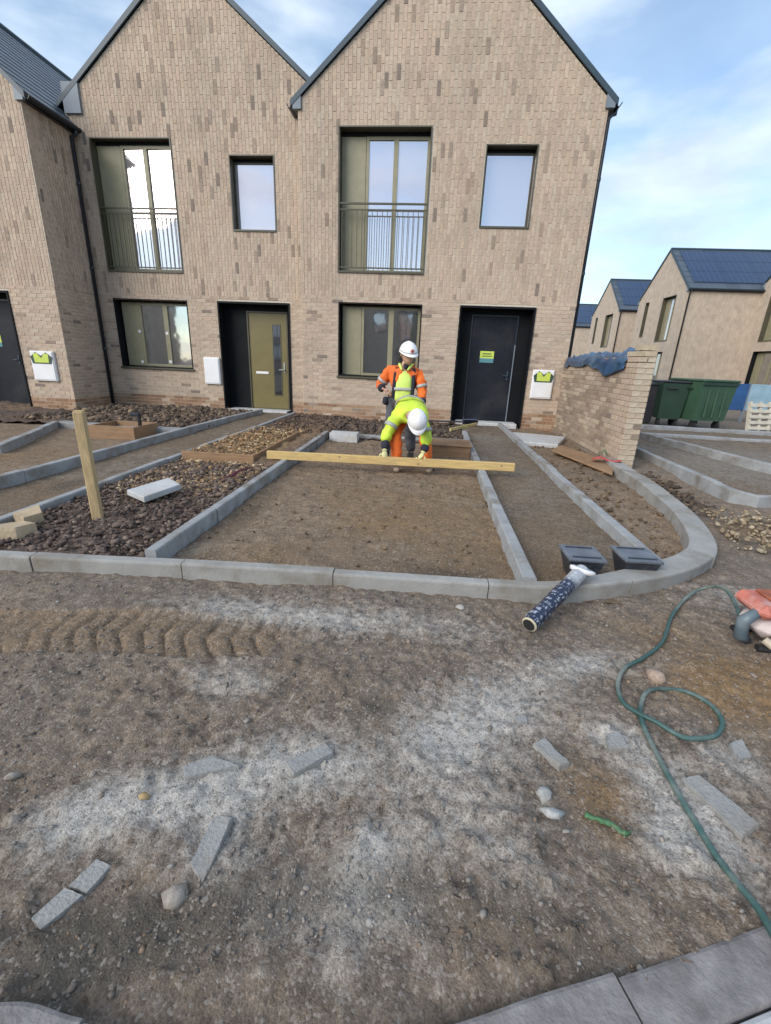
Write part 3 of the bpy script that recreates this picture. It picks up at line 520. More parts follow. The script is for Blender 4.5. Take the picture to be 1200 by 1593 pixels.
kerb_run('long pale kerb along the front of the plots that curves round to the brick wall', kerb_out,
         lambda f, p: 0.075 + 0.105 * float(sstep(0.7, 1.7, p.x)), 0.10, 0.915, material=KERBF, cat='kerb', name='kerb')
kerb_run('grey edging along the left side of the raked parking bay', [(-1.66, 2.42), (-1.70, 7.6)], 0.075, 0.105, side=1)
kerb_run('grey edging between the raked parking bay and the path to the dark door', [(0.73, 2.46), (0.76, 8.6)], 0.085, 0.10, side=1)
kerb_run('grey edging between the dark door path and the curved side border', [(1.66, 2.80), (1.655, 10.1)], 0.085, 0.105, side=1)
kerb_run('grey edging on the near side of the olive door path beside the planting bed', [(-3.03, 2.22), (-3.04, 10.2)], 0.07, 0.10, side=1)
kerb_run('grey edging on the far side of the olive door path', [(-4.0, 2.14), (-3.96, 8.0), (-3.84, 10.2)], 0.08, 0.12, side=1)
kerb_run('short grey edging of the parking bay at the far left', [(-5.35, 4.9), (-6.32, 6.95)], 0.10, 0.11, side=-1)
kerb_run('flat pale edging strip across the head of the left parking bay', [(-6.3, 7.2), (-4.05, 7.12)], 0.22, 0.10, side=-1)
kerb_run('thin grey edging across the back of the raked parking bay', [(-1.66, 7.66), (0.70, 7.66)], 0.06, 0.07, side=1)
kerb_run('grey edging of the neighbouring bay ending in a corner beyond the curved kerb', [(3.40, 10.0), (3.46, 7.7), (3.42, 5.2), (3.43, 5.0), (3.47, 4.89), (3.56, 4.83), (3.68, 4.83), (3.85, 4.88), (5.6, 5.5)], 0.08, 0.11, side=1, zbot=-0.25, res=0.3)
kerb_run('second grey edging farther into the neighbouring bay', [(4.15, 9.9), (4.70, 6.6), (4.78, 6.3), (4.95, 6.05), (5.6, 5.3)], 0.09, 0.17, side=1, zbot=-0.1, res=0.3)
kerb_run('flat grey edging crossing behind the neighbouring bay', [(3.4, 9.75), (8.5, 9.55)], 0.14, 0.10, side=1, zbot=-0.1)
kerb_run('low kerb in front of the green bins', [(4.2, 11.05), (9.8, 10.9)], 0.15, 0.12, side=1, zbot=-0.1)

# near kerb at the photographer's feet
near_out = NEAR_OUT
kerb_run('row of wide grey kerb stones at the bottom edge near the camera', [(p.x, p.y) for p in arc_smooth([(x, y, 0) for x, y in near_out], 10)], 0.118, 0.022, 0.57, -0.12, NEARKERB, 'kerb', side=-1, name='kerb', res=0.025)
near_in = [(x + 0.04, y - 0.120) for x, y in near_out]
kerb_run('paler paving course behind the near kerb stones at the bottom corner', [(p.x, p.y) for p in arc_smooth([(x, y, 0) for x, y in near_in], 4)], 0.25, 0.024, 0.60, -0.12, PALE, 'paving', side=-1, name='paving')

# ------------------------------------------------------------------ brickwork
BUFF = [(0.484, 0.382, 0.299), (0.462, 0.363, 0.28), (0.501, 0.403, 0.317), (0.44, 0.352, 0.278), (0.49, 0.376, 0.297), (0.49, 0.401, 0.319), (0.424, 0.331, 0.26), (0.468, 0.373, 0.296)]
DARKB = [(0.28, 0.22, 0.175), (0.31, 0.245, 0.195), (0.345, 0.275, 0.22), (0.23, 0.185, 0.155), (0.35, 0.265, 0.21), (0.33, 0.26, 0.21)]
REDB = [(0.36, 0.235, 0.155), (0.32, 0.195, 0.125), (0.27, 0.165, 0.105), (0.40, 0.285, 0.20)]
WALLB = [(0.42, 0.34, 0.265), (0.34, 0.265, 0.20), (0.27, 0.21, 0.165), (0.47, 0.39, 0.30), (0.38, 0.30, 0.235), (0.30, 0.235, 0.18)]
class Bricks:
    def __init__(s): s.items = []
    def add(s, c, d, tint, full): s.items.append((Vector(c), d, tint, full))     # centre, half sizes (x, y, z)
    def emit(s, root, M, n_parts=300, seen=None):
        """the n nearest whole bricks become parts, the others one joined part"""
        eye = Vector((0, 0, CAM_H)); idx = list(range(len(s.items)))
        idx.sort(key=lambda i: ((M @ s.items[i][0]) - eye).length + (0 if s.items[i][3] else 1e3) + (0 if seen is None or seen(M @ s.items[i][0]) else 1e3))
        parts = set(idx[:n_parts]); rest = MB(); cache = {}
        for i, (c, d, t, full) in enumerate(s.items):
            if i in parts and full:
                key = (tuple(round(q, 3) for q in d), t)
                if key not in cache: cache[key] = MB().bbox(-d[0], d[0], -d[1], d[1], -d[2], d[2], 0.003, t).mesh('brick', BRICK, False, True)
                link('brick', cache[key], root, c)
            else: rest.box(c.x - d[0], c.x + d[0], c.y - d[1], c.y + d[1], c.z - d[2], c.z + d[2], t)
        if rest.v: tag(rest.build('brickwork', BRICK, root, False, True, fix=False), kind='stuff')
def pick(pal, dark=0.06):
    return random.choice(DARKB) if random.random() < dark else random.choice(pal)
def cut(a, b, holes):
    seg = [(a, b)]
    for h0, h1 in holes:
        seg = [q for s0, s1 in seg for q in ((s0, min(s1, h0)), (max(s0, h1), s1)) if q[1] - q[0] > 0.02]
    return seg
def lay(B, u0, u1, z0, zs, top, holes, place, plinth=0.33, proud=0.0):
    """stretcher courses up to zs, soldier rows above, cut round openings and under the roof line; place(u, halfu, z, halfz, tint, full)"""
    ch = 0.075; z = z0; k = 0
    while z < zs - 0.01:
        off = (k % 2) * 0.1125; u = u0 - off
        row = [(h[0], h[1]) for h in holes if h[2] < z + ch * 0.6 and h[3] > z + ch * 0.4]
        while u < u1:
            for a, b in cut(max(u, u0), min(u + 0.225, u1), row):
                full = b - a > 0.22
                pal = REDB if z < plinth and random.random() < 0.9 else BUFF
                place((a + b) / 2, (b - a) / 2 - 0.005, z + ch / 2, ch / 2 - 0.005, pick(pal, 0.05), full)
            u += 0.225
        z += ch; k += 1
    rh = 0.235; k = 0; u = u0
    while u < u1 - 0.01:
        a0, b0 = u, min(u + 0.075, u1); c = (a0 + b0) / 2; tz = top(c) - 0.015; z = zs - (0.5 * rh if k % 2 else 0) + random.uniform(-.008, .008)
        hs = [(h[2], h[3]) for h in holes if h[0] < c < h[1]]
        while z < tz:
            for a, b in cut(max(z, zs), min(z + rh, tz), hs):
                if b0 - a0 > 0.02 and b - a > 0.03:
                    place(c, (b0 - a0) / 2 - 0.0045, (a + b) / 2, (b - a) / 2 - 0.0055, pick(BUFF, 0.06), b - a > 0.22 and b0 - a0 > 0.07)
            z += rh
        u += 0.075; k += 1

# ------------------------------------------------------------------ windows and doors (local metres, facade at y = 0, outside towards -y)
def ring(mb, x0, x1, z0, z1, y0, y1, w):
    mb.box(x0, x0 + w, y0, y1, z0, z1); mb.box(x1 - w, x1, y0, y1, z0, z1); mb.box(x0 + w, x1 - w, y0, y1, z1 - w, z1); mb.box(x0 + w, x1 - w, y0, y1, z0, z0 + w)
def liner(root, x0, x1, z0, z1, dep, material, t=0.02, proud=0.012, name='window_surround'):
    mb = MB(); mb.box(x0, x0 + t, -proud, dep, z0, z1); mb.box(x1 - t, x1, -proud, dep, z0, z1); mb.box(x0 + t, x1 - t, -proud, dep, z1 - t, z1); mb.box(x0 + t, x1 - t, -proud - 0.01, dep, z0, z0 + t + 0.015)
    return mb.build(name, material, root)
def balcony_window(root, x0, x1, z0, z1, detail=True, glass=None, d=0.20, yaw=0.0):
    liner(root, x0, x1, z0, z1, d + 0.10, OLIVED, 0.022, 0.02)
    x0 += .024; x1 -= .024; z0 += .04; z1 -= .024
    w = x1 - x0; xp = x0 + (0.285 if not yaw else .31) * w; xm = x0 + 0.62 * w
    head = MB().box(x0, x1, d - 0.005, d + 0.1, z1 - 0.06, z1); head.build('window_head', BLACK, root)
    z1 -= 0.062
    fr = MB(); ring(fr, xp, x1, z0, z1, d, d + 0.07, 0.055); fr.box(xm - 0.045, xm + 0.045, d - 0.004, d + 0.066, z0 + .055, z1 - .055); f = fr.build('window_frame', OLIVE, root)
    for a, b in ((xp + 0.055, xm - 0.045), (xm + 0.045, x1 - 0.055)): MB().box(a, b, d + 0.03, d + 0.04, z0 + 0.055, z1 - 0.055).xform(Matrix.Translation(((a + b) / 2, d + .035, 0)) @ Matrix.Rotation(yaw, 4, 'Z') @ Matrix.Translation((-(a + b) / 2, -d - .035, 0))).build('pane', glass or GLASS, f)
    p = MB().bbox(x0, xp - 0.004, d + 0.004, d + 0.05, z0, z1, 0.008).build('side_panel', OLIVE, root)
    if detail:
        zr = z0 + 1.19; r_ = MB().box(x0, x1, 0.0, 0.04, zr, zr + 0.03).build('railing', OLIVED, root); MB().box(x0, x1, 0.008, 0.032, zr - 0.10, zr - 0.08).build('rail_bar', OLIVED, r_); MB().box(x0, x1, 0.008, 0.032, z0 + 0.05, z0 + 0.075).build('rail_bar', OLIVED, r_)
        nb = 17; me = MB().box(-0.006, 0.006, -0.006, 0.006, 0, zr - 0.08 - z0 - 0.075).mesh('baluster', OLIVED)
        for i in range(nb): link('baluster', me, r_, (x0 + (i + 0.5) * (x1 - x0) / nb, 0.02, z0 + 0.075))
def small_window(root, x0, x1, z0, z1, glass=None):
    d = 0.17; liner(root, x0, x1, z0, z1, d + 0.1, OLIVED, 0.02, 0.015); x0 += .022; x1 -= .022; z0 += .037; z1 -= .022
    MB().box(x0, x1, d - 0.006, d + 0.08, z1 - 0.05, z1).build('window_head', BLACK, root); z1 -= 0.052
    fr = MB(); ring(fr, x0, x1, z0, z1, d, d + 0.06, 0.03); f = fr.build('window_frame', OLIVED, root)
    MB().box(x0 + .03, x1 - .03, d + .02, d + .03, z0 + .03, z1 - .03).build('pane', glass or GLASS, f)
def low_window(root, x0, x1, z0, z1, stickers=False, glass=None):
    d = 0.18; liner(root, x0, x1, z0, z1, d + 0.1, BLACK, 0.022, 0.006)
    MB().bbox(x0 - 0.03, x1 + 0.03, -0.045, d, z0 - 0.03, z0 + 0.012, 0.006).build('window_sill', OLIVED, root)
    x0 += .055; x1 -= .03; z0 += .04; z1 -= .06; w = x1 - x0; xp = x0 + 0.25 * w; xm = x0 + 0.63 * w
    MB().bbox(x0, xp - 0.004, d + 0.004, d + 0.05, z0, z1, 0.006).build('side_panel', OLIVE, root)
    fr = MB(); ring(fr, xp, x1, z0, z1, d, d + 0.06, 0.05); fr.box(xm - 0.055, xm + 0.055, d - 0.004, d + 0.056, z0 + .05, z1 - .05); f = fr.build('window_frame', OLIVE, root)
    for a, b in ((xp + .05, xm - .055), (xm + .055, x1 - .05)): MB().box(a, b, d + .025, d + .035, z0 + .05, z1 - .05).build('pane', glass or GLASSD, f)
    if stickers:
        me = MB().box(-0.03, 0.03, -0.002, 0.002, -0.03, 0.03).mesh('sticker', WHITE)
        for sx, sz in ((xp - 0.07, z0 + 0.09), (xp - 0.05, z0 + 0.78), (xm, z0 + 0.12), (xm - 0.01, z0 + 0.76)): link('sticker', me, root, (sx, d - 0.003, sz))
def doorway(root, x0, x1, z1, lx0, lx1, lz1, kind):
    d = 0.36; mb = MB()
    mb.box(x0, x0 + 0.03, -0.025, d, 0, z1); mb.box(x1 - 0.03, x1, -0.025, d, 0, z1); mb.box(x0 + 0.03, x1 - 0.03, -0.025, d, z1 - 0.04, z1); mb.build('door_surround', BLACK, root)
    mb = MB(); mb.box(x0 + .03, lx0 - .03, d - .06, d + .02, 0, z1 - .04); mb.box(lx1 + .03, x1 - .03, d - .06, d + .02, 0, z1 - .04); mb.box(lx0 - .03, lx1 + .03, d - .06, d + .02, lz1 + .03, z1 - .04)
    mb.build('door_side_panel', BLACK, root)
    fr = MB(); fr.box(lx0 - .03, lx0, d - .075, d, .1, lz1 + .03); fr.box(lx1, lx1 + .03, d - .075, d, .1, lz1 + .03); fr.box(lx0, lx1, d - .075, d, lz1, lz1 + .03)
    fr.build('door_frame', OLIVED if kind == 'olive' else TRIMD, root)
    leaf = MB().bbox(lx0, lx1, d - .05, d, .1, lz1, .004).build('door', OLIVEDOOR if kind == 'olive' else NAVYDOOR, root)
    MB().bbox(x0 + .12, x1 - .1, -.12, d - .08, -.02, .095, .01).build('door_step', PALE, root)
    w = lx1 - lx0
    if kind == 'olive':
        gx0, gx1 = lx0 + .64 * w, lx0 + .82 * w
        f = MB(); ring(f, gx0 - .02, gx1 + .02, .42, lz1 - .24, d - .058, d - .048, .02); f.build('door_light_frame', OLIVED, leaf)
        MB().box(gx0, gx1, d - .056, d - .051, .44, lz1 - .26).build('door_light', DARKGLASS, leaf)
        MB().bbox(lx0 + .14 * w, lx0 + .48 * w, d - .062, d - .05, .92, .975, .004).build('letter_plate', WHITE, leaf)
        h = MB(); h.bbox(lx1 - .1, lx1 - .06, d - .065, d - .05, .96, 1.2, .005); h.tube([(lx1 - .08, d - .06, 1.03), (lx1 - .08, d - .11, 1.03), (lx1 - .2, d - .11, 1.03)], .011, 8); h.build('handle', REFL, leaf)
    else:
        sgn = MB().box(lx0 + .24 * w, lx0 + .56 * w, d - .056, d - .051, 1.36, 1.60).build('notice', LIME, leaf)
        MB().box(lx0 + .24 * w, lx0 + .56 * w, d - .0585, d - .0565, 1.36, 1.45).build('notice_band', TEAL, sgn)
        MB().box(lx0 + .30 * w, lx0 + .50 * w, d - .0585, d - .0565, 1.535, 1.555).build('notice_line', DGREEN, sgn)
        MB().box(lx0 + .28 * w, lx0 + .52 * w, d - .0585, d - .0565, 1.49, 1.505).build('notice_line', DGREEN, sgn)
        st = MB(); st.box(lx1 + .004, lx1 + .026, d - .079, d - .0755, .1, 1.75); st.build('edge_strip', LEAD, leaf)
        h = MB(); h.bbox(lx1 - .09, lx1 - .055, d - .065, d - .05, 1.0, 1.2, .005); h.tube([(lx1 - .07, d - .06, 1.1), (lx1 - .07, d - .1, 1.1), (lx1 - .18, d - .1, 1.1)], .01, 8); h.build('handle', TRIM, leaf)
def meter_box(root, x0, x1, z0, z1, notice=True):
    b = MB().bbox(x0, x1, -.055, .01, z0, z1, .012).build('meter_box', WHITE, root)
    MB().bbox(x0 + .02, x1 - .02, -.066, -.055, z0 + .03, z1 - .02, .006).build('box_door', WHITE, b)
    if notice:
        w = x1 - x0; h = z1 - z0; X = lambda u: x0 + u * w; Z = lambda u: z0 + u * h
        MB().prism([(X(.1), Z(.58)), (X(.9), Z(.58)), (X(.97), Z(.80)), (X(.72), Z(.96)), (X(.5), Z(.84)), (X(.28), Z(.96)), (X(.03), Z(.80))], -.071, -.067).build('notice', DGREEN, b)
        MB().prism([(X(.2), Z(.62)), (X(.8), Z(.62)), (X(.82), Z(.9)), (X(.66), Z(.93)), (X(.5), Z(.76)), (X(.34), Z(.93)), (X(.18), Z(.9))], -.075, -.0715).build('notice_vest', LIME, b)

# ------------------------------------------------------------------ houses
def slates(mb, p_eave, p_ridge, y0, y1, over, w=0.30, g=0.26, base=(0.055, 0.075, 0.10)):
    """overlapping slate courses on a slope from eave (x, z) to ridge (x, z), running along y"""
    e, r = Vector((p_eave[0], 0, p_eave[1])), Vector((p_ridge[0], 0, p_ridge[1])); d = (r - e); L = d.length; d.normalize(); nrm = Vector((-d.z, 0, d.x));
    if nrm.z < 0: nrm = -nrm
    n = int(L / g); k = 0
    for i in range(n + 1):
        a, b = i * g, min(i * g + g + .05, L); y = y0 - (i % 2) * w / 2
        while y < y1:
            ya, yb = max(y + .002, y0), min(y + w - .002, y1); y += w
            if yb - ya < .03: continue
            t = random.uniform(.85, 1.15); A = e + d * a + nrm * (.014 + random.uniform(0, .003)); B = e + d * b + nrm * .003
            lo = e + d * a
            mb.add([(A.x, ya, A.z), (A.x, yb, A.z), (B.x, yb, B.z), (B.x, ya, B.z), (lo.x, ya, lo.z), (lo.x, yb, lo.z)], [(0, 1, 2, 3), (4, 5, 1, 0)], tuple(c * t for c in base))
def house(label, cx, yf, z0, hw, eave, slope, depth, ops, rz=0.0, near=True, sides=(), n_parts=300, seen=None, zs=2.56, solar=False, group=None, name='town_house',
          meters=(), verge_side=(1, 1), pipe=None, glass=None, gl=None):
    root = thing(name, label, 'house', (cx, yf, z0), rz, group); M = Matrix.Translation((cx, yf, z0)) @ Matrix.Rotation(rz, 4, 'Z')
    apex = eave + slope * hw; top = lambda u: apex - slope * abs(u); holes = [(o[1], o[2], o[3], o[4]) for o in ops]
    ym = 0.0050 if near else 0.0; th = 0.34
    mb = MB(); xs = sorted({-hw, hw, *[h[0] for h in holes], *[h[1] for h in holes]}); zz = sorted({-0.25, eave, *[h[2] for h in holes], *[h[3] for h in holes]})
    for a, b in zip(xs, xs[1:]):
        run = None
        for c, d in list(zip(zz, zz[1:])) + [(None, None)]:
            solid = c is not None and not any(h[0] < (a + b) / 2 < h[1] and h[2] < (c + d) / 2 < h[3] for h in holes)
            if solid: run = (run[0], d) if run else (c, d)
            elif run: mb.box(a, b, ym, th, run[0], run[1]); run = None
    mb.prism([(-hw, eave), (hw, eave), (0, apex)], ym, th)
    mb.box(-hw + ym, -hw + .3, th, depth, -.25, eave); mb.box(hw - .3, hw - ym, th, depth, -.25, eave); mb.box(-hw + .3, hw - .3, depth - .3, depth, -.25, eave)
    mb.prism([(-hw, eave), (hw, eave), (0, apex)], depth - .3, depth)
    mb.box(-hw + .3, hw - .3, th + .12, th + .16, 0, eave)      # dark room behind the openings is closed off
    mb.build('wall', MORTAR if near else FARBRICK, root)
    if near:
        B = Bricks()
        lay(B, -hw, hw, -0.12, zs, top, holes, lambda u, hu, z, hz, t, full: B.add((u, .006 + random.uniform(-.0015, .0015), z), (hu, .008, hz), t, full))
        for sgn, y1 in sides:
            lay(B, 0.0, y1, -0.12, zs, lambda u: eave, [], lambda u, hu, z, hz, t, full: B.add((sgn * (hw - .004), u, z), (.008, hu, hz), t, full))
        B.emit(root, M, n_parts, seen)
    # roof
    ov = 0.13; xe = hw + ov; ze = eave + 0.10 - slope * ov; zr = ze + slope * xe; rf = MB(); t = 0.05
    for s in (-1, 1):
        rf.prism([(s * xe, ze - t), (0, zr - t), (0, zr), (s * xe, ze)], -0.02, depth + .05)
    roof = rf.build('roof', TRIM if not near else TRIMD, root)
    sl = MB()
    for s in (-1, 1): slates(sl, (s * xe, ze), (0, zr), 0.02 if near else 0.0, depth, 0, .30 if near else .6, .26 if near else .5)
    tag(sl.build('slates', SLATE, roof, False, True, fix=False), kind='stuff')
    rc = MB().tube([(0, -.02, zr + .02), (0, depth + .05, zr + .02)], .06, 8); rc.build('ridge_cap', TRIM, roof)
    vt = MB()
    for s, on in zip((-1, 1), verge_side):
        vt.prism([(s * (xe + .005), ze - .09), (0, zr - .09), (0, zr + .015), (s * (xe + .005), ze + .015)], -.055, -.021)
    vt.build('verge_trim', TRIM, root)
    # boxed eaves with gutter on both sides
    for s, on in zip((-1, 1), verge_side):
        if not on: continue
        MB().prism([(s * (hw - .07), eave - .13), (s * (hw + .09), eave - .13), (s * (hw + .09), ze - .02), (s * (hw - .07), ze + slope * .13)], -.045, .02).build('eaves_box', LEAD, root)
        MB().box(min(s * hw, s * (hw + .09)), max(s * hw, s * (hw + .09)), .02, depth, eave - .12, ze - .01).build('fascia', TRIMD, root)
        g = MB(); pr = []
        for k in range(9): a = math.pi + math.pi * k / 8; pr.append((s * (hw + .15) + .065 * math.cos(a), ze - .03 + .065 * math.sin(a)))
        pi_ = [(x + (s * (hw + .15) - x) * .12, z + .006) for x, z in pr[::-1]]
        g.prism(pr + pi_, -.03, depth); g.build('gutter', TRIMD, root)
    if pipe:
        s, py = pipe; x = s * (hw + .045)
        p = MB().tube([(s * (hw + .15), py, ze - .08), (s * (hw + .15), py, ze - .16), (x, py, eave - .22), (x, py, .02)], .036, 10)
        dp = p.build('downpipe', TRIMD, root, True)
        for zc in (1.4, 3.1, 4.7): MB().tube([(x, py, zc), (x, py, zc + .05)], .045, 10).build('pipe_bracket', TRIMD, dp)
    for o in ops:
        k = o[0]; a = o[1:5]
        if k == 'balcony': balcony_window(root, *a, detail=near, glass=gl, yaw=math.radians(o[5]) if len(o) > 5 else 0.0, d=.15 if len(o) > 5 else .20)
        elif k == 'small': small_window(root, *a, glass=gl)
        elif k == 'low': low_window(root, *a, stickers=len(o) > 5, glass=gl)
        elif k == 'door': doorway(root, a[0], a[1], a[3], *o[5:8], o[8])
    for m_ in meters: meter_box(root, *m_)
    if solar:
        d = Vector((-1, 0, slope)).normalized(); nrm = Vector((slope, 0, 1)).normalized(); L = math.hypot(xe, zr - ze); e = Vector((xe, 0, ze))
        rows, cols = 3, 5; h = (L - .75) / rows; wdt = (depth - .5) / cols
        for r_ in range(rows):
            for c_ in range(cols):
                a = e + d * (.5 + r_ * h) + nrm * .05; b = e + d * (.5 + (r_ + 1) * h - .02) + nrm * .05; ya, yb = .35 + c_ * wdt, .35 + (c_ + 1) * wdt - .02
                q = MB(); q.add([(a.x, ya, a.z), (a.x, yb, a.z), (b.x, yb, b.z), (b.x, ya, b.z)] + [(p.x - nrm.x * .04, y, p.z - nrm.z * .04) for p, y in ((a, ya), (a, yb), (b, yb), (b, ya))],
                                 [(0, 1, 2, 3), (4, 5, 1, 0), (5, 6, 2, 1), (6, 7, 3, 2), (7, 4, 0, 3)])
                me = q.mesh('solar_panel', SOLAR); uv = me.uv_layers.new(name='UV')
                co = {0: (0, 0), 1: (1, 0), 2: (1, 1), 3: (0, 1)}
                for li, lp in enumerate(me.loops): uv.data[li].uv = co[lp.vertex_index % 4]
                link('solar_panel', me, root)
    return root
right_house = house('brick gable house with dark front door and two upper windows, right of the terrace', 0.0, 10.2, 0.0, 2.87, 5.90, 0.86, 9.0,
      [('balcony', -2.08, -.28, 3.02, 5.52), ('small', .75, 1.72, 3.87, 5.24), ('low', -2.06, -.27, .94, 2.46), ('door', .52, 2.08, -.02, 2.47, .84, 1.78, 2.30, 'dark')],
      pipe=(1, .08), meters=[(2.19, 2.64, .66, 1.26)], seen=lambda p: p.z < 4.5 and not (-.75 < p.x < .1 and p.z < 1.7) and p.z > .25)
middle_house = house('brick gable house with olive front door in the middle of the terrace', -5.15, 10.57, -.03, 2.75, 6.08, .80, 9.0,
      [('balcony', -2.30, -.52, 3.01, 5.51, -1.3), ('small', .70, 1.66, 3.85, 5.22), ('low', -2.29, -.50, .95, 2.46, 1), ('door', .22, 1.90, -.02, 2.47, .80, 1.72, 2.28, 'olive')],
      meters=[(-.21, .18, .64, 1.25, False)], verge_side=(0, 0), seen=lambda p: p.x > -7.3 and p.x < -2.9 and p.z > .25)
MB().box(-2.72, -2.36, -.05, .03, 5.90, 6.42).build('eaves_box', LEAD, middle_house)
left_house = house('brick gable house projecting forward at the left edge with a dark doorway', -10.66, 9.32, -.10, 2.86, 5.76, .92, 10.5,
      [('balcony', -2.10, -.30, 3.02, 5.2), ('low', -2.06, -.27, .94, 2.46), ('door', .28, 1.80, -.02, 2.47, .58, 1.50, 2.30, 'dark')],
      sides=((1, 1.28),), pipe=(1, 1.14), meters=[(2.04, 2.58, .69, 1.31)], seen=lambda p: p.x > -9.3 and p.z > .25)

# opposite side of the side street: fronts face -X (towards the street)
far_ops = [('balcony', .35, 1.75, 2.95, 5.2), ('small', -1.75, -1.3, 3.3, 5.2), ('low', .2, 1.6, .9, 2.4)]
for (label, yc, xf, hw_, dep, sol) in (('brick house with solar roof and side wall facing the green bins', 28.45, 12.5, 2.75, 8.5, True),
                                  ('farther brick house with solar roof, second along the side street', 37.6, 12.75, 2.75, 8.5, True),
                                  ('distant brick house with solar roof just past the right house corner', 51.5, 13.7, 2.75, 9.0, True)):
    house(label, xf, yc, 0, hw_, 5.35, .80, dep, far_ops, -math.pi / 2, False, solar=sol, pipe=(1, .1), group='houses along the side street', glass=None)
house('brick house recessed between the two solar roofed houses', 15.2, 33.05, 0, 1.9, 5.0, .55, 7.0, [('small', -.9, -.2, 3.1, 4.9), ('low', -.9, .6, .9, 2.3)], -math.pi / 2, False, group='houses along the side street')
house('brick house with a wide window cut off by the right edge', 16.0, 22.8, 0, 2.9, 5.6, .80, 8.0, [('balcony', -2.2, -.6, 2.95, 5.2), ('low', -2.3, -.5, .8, 2.5), ('low', .4, 1.9, .8, 2.5), ('small', .6, 1.6, 3.3, 5.2)], -math.pi / 2, False, group='houses along the side street')
for k, X in enumerate((-27.0, -14.9, -9.2, -3.4, 2.4, 8.2)):
    house('town house opposite, seen only as a reflection in the window glass', X, -17.5 - (k % 2) * 1.4, 0, 2.8, 5.4, .80, 4.0, [('balcony', -2.1, -.4, 2.95, 5.2), ('small', .6, 1.6, 3.6, 5.1), ('low', -2.1, -.4, .9, 2.4)], math.pi, False, group='houses across the road', n_parts=0)

# ------------------------------------------------------------------ garden wall
gw = thing('garden_wall', 'low buff brick garden wall with a pier, topped by a blue tarpaulin', 'wall', (2.91, 6.6, 0))
WX0, WX1, WY0, WY1 = 2.80, 3.02, 6.60, 10.15
at(gw, MB().box(WX0 + .011, WX1 - .011, WY0 + .011, WY1, -.3, 1.42)).build('wall_core', MORTAR, gw)
GB = Bricks(); k = 0; z = -.225
while z < 1.43:
    off = (k % 2) * .1125; y = WY0 - off; lighter = BUFF
    while y < WY1:
        a, b = max(y, WY0), min(y + .225, WY1); y += .225
        if b - a < .03: continue
        pier = a < WY0 + .44; t = pick(BUFF if pier else WALLB, .02 if pier else .08)
        for sx in ((WX0 + .006, WX1 - .006)):
            GB.add((sx - 2.91, (a + b) / 2 - 6.6, z + .0375), (.008, (b - a) / 2 - .005, .0325), t, b - a > .22)
    if k % 2: ends = [(WX0, WX1)]
    else: ends = [(WX0, WX0 + .1075), (WX0 + .1125, WX1)]
    for a, b in ends: GB.add(((a + b) / 2 - 2.91, WY0 + .006 - 6.6, z + .0375), ((b - a) / 2 - .004, .008, .0325), pick([(0.50, .43, .34), (.46, .38, .29)], .03), True)
    z += .075; k += 1
for i in range(2):
    for j in range(2 + 2 * (i == 0)):
        GB.add((0, .06 + j * .113, z + .0375), (.105, .0525, .0325), pick([(0.52, .44, .33), (.48, .40, .29)], .0), True)
    z += .076
GB.emit(gw, Matrix.Translation((2.91, 6.6, 0)), 300, lambda p: p.x < 2.85 or p.y < 6.63)

# tarpaulin lying on the wall
tv = MB(); nu, nv = 26, 40; vs = []; fs = []
for j in range(nv + 1):
    yy = 6.95 + (9.9 - 6.95) * j / nv; f = j / nv
    hang = .06 + .09 * math.exp(-((f - .22) / .13) ** 2) + .09 * vnoise(f * 9, 3.0)
    bulk = .045 + .085 * math.exp(-((f - .08) / .09) ** 2) + .05 * math.exp(-((f - .55) / .2) ** 2)
    for i in range(nu + 1):
        u = i / nu * 2 - 1; W = .125
        if abs(u) < .55: x = 2.91 + u / .55 * W; zt = 1.44 + bulk * (1 - (u / .55) ** 2) + .08 * float(vnoise(u * 4 + 7, f * 17)) + .03 * float(vnoise(u * 9, f * 33))
        else: x = 2.91 + math.copysign(W + .012 + .03 * float(vnoise(u * 5, f * 17)), u); zt = 1.44 - (abs(u) - .55) / .45 * hang * (1.0 if u < 0 else .7) + .02 * float(vnoise(f * 21, u * 3))
        vs.append((x, yy + .03 * float(vnoise(u * 3, f * 11 + 3)), zt))
for j in range(nv):
    for i in range(nu): fs.append((j * (nu + 1) + i, j * (nu + 1) + i + 1, (j + 1) * (nu + 1) + i + 1, (j + 1) * (nu + 1) + i))
tv.add(vs, fs); tp = tv.build('tarpaulin', TARP, None, True); tag(tp, 'crumpled blue tarpaulin draped over the top of the brick garden wall', 'tarpaulin')
sm = tp.modifiers.new('thickness', 'SOLIDIFY'); sm.thickness = .004
for (yy, sx, lab) in ((10.02, .0, 'white capped lump of mortar board at the house end of the garden wall'),):
    rk = rocks('mortar_lump', lab, [(2.9, 9.98, 1.5)], [.09], [(.62, .6, .58)], None, .8, None); tag(rk, lab, 'rubble')

# ------------------------------------------------------------------ planting bed, borders: boards, box, post, slabs
def timber_box(label, x0, x1, y0, y1, z1, sides='fr', zb=-.05, material=PLY):
    r = thing('timber_box', label, 'timber box', (x0, y0, 0)); t = .03
    if 'f' in sides: at(r, MB().bbox(x0, x1, y0, y0 + t, zb, z1, .004)).build('board', material, r)
    if 'r' in sides: at(r, MB().bbox(x1 - t, x1, y0 + t + .002, y1, zb, z1 - .005, .004)).build('board', material, r)
    if 'l' in sides: at(r, MB().bbox(x0, x0 + t, y0 + t + .002, y1, zb, z1 - .006, .004)).build('board', material, r)
    if 'b' in sides: at(r, MB().bbox(x0 + t, x1 - t, y1 - t, y1, zb, z1 - .008, .004)).build('board', material, r)
    return r
timber_box('brown timber box of stony fill on the planting bed', -3.0, -2.08, 5.12, 7.1, .15, 'fr')
timber_box('small brown timber box at the head of the left parking bay', -5.20, -4.45, 6.36, 7.0, .19, 'frlb')
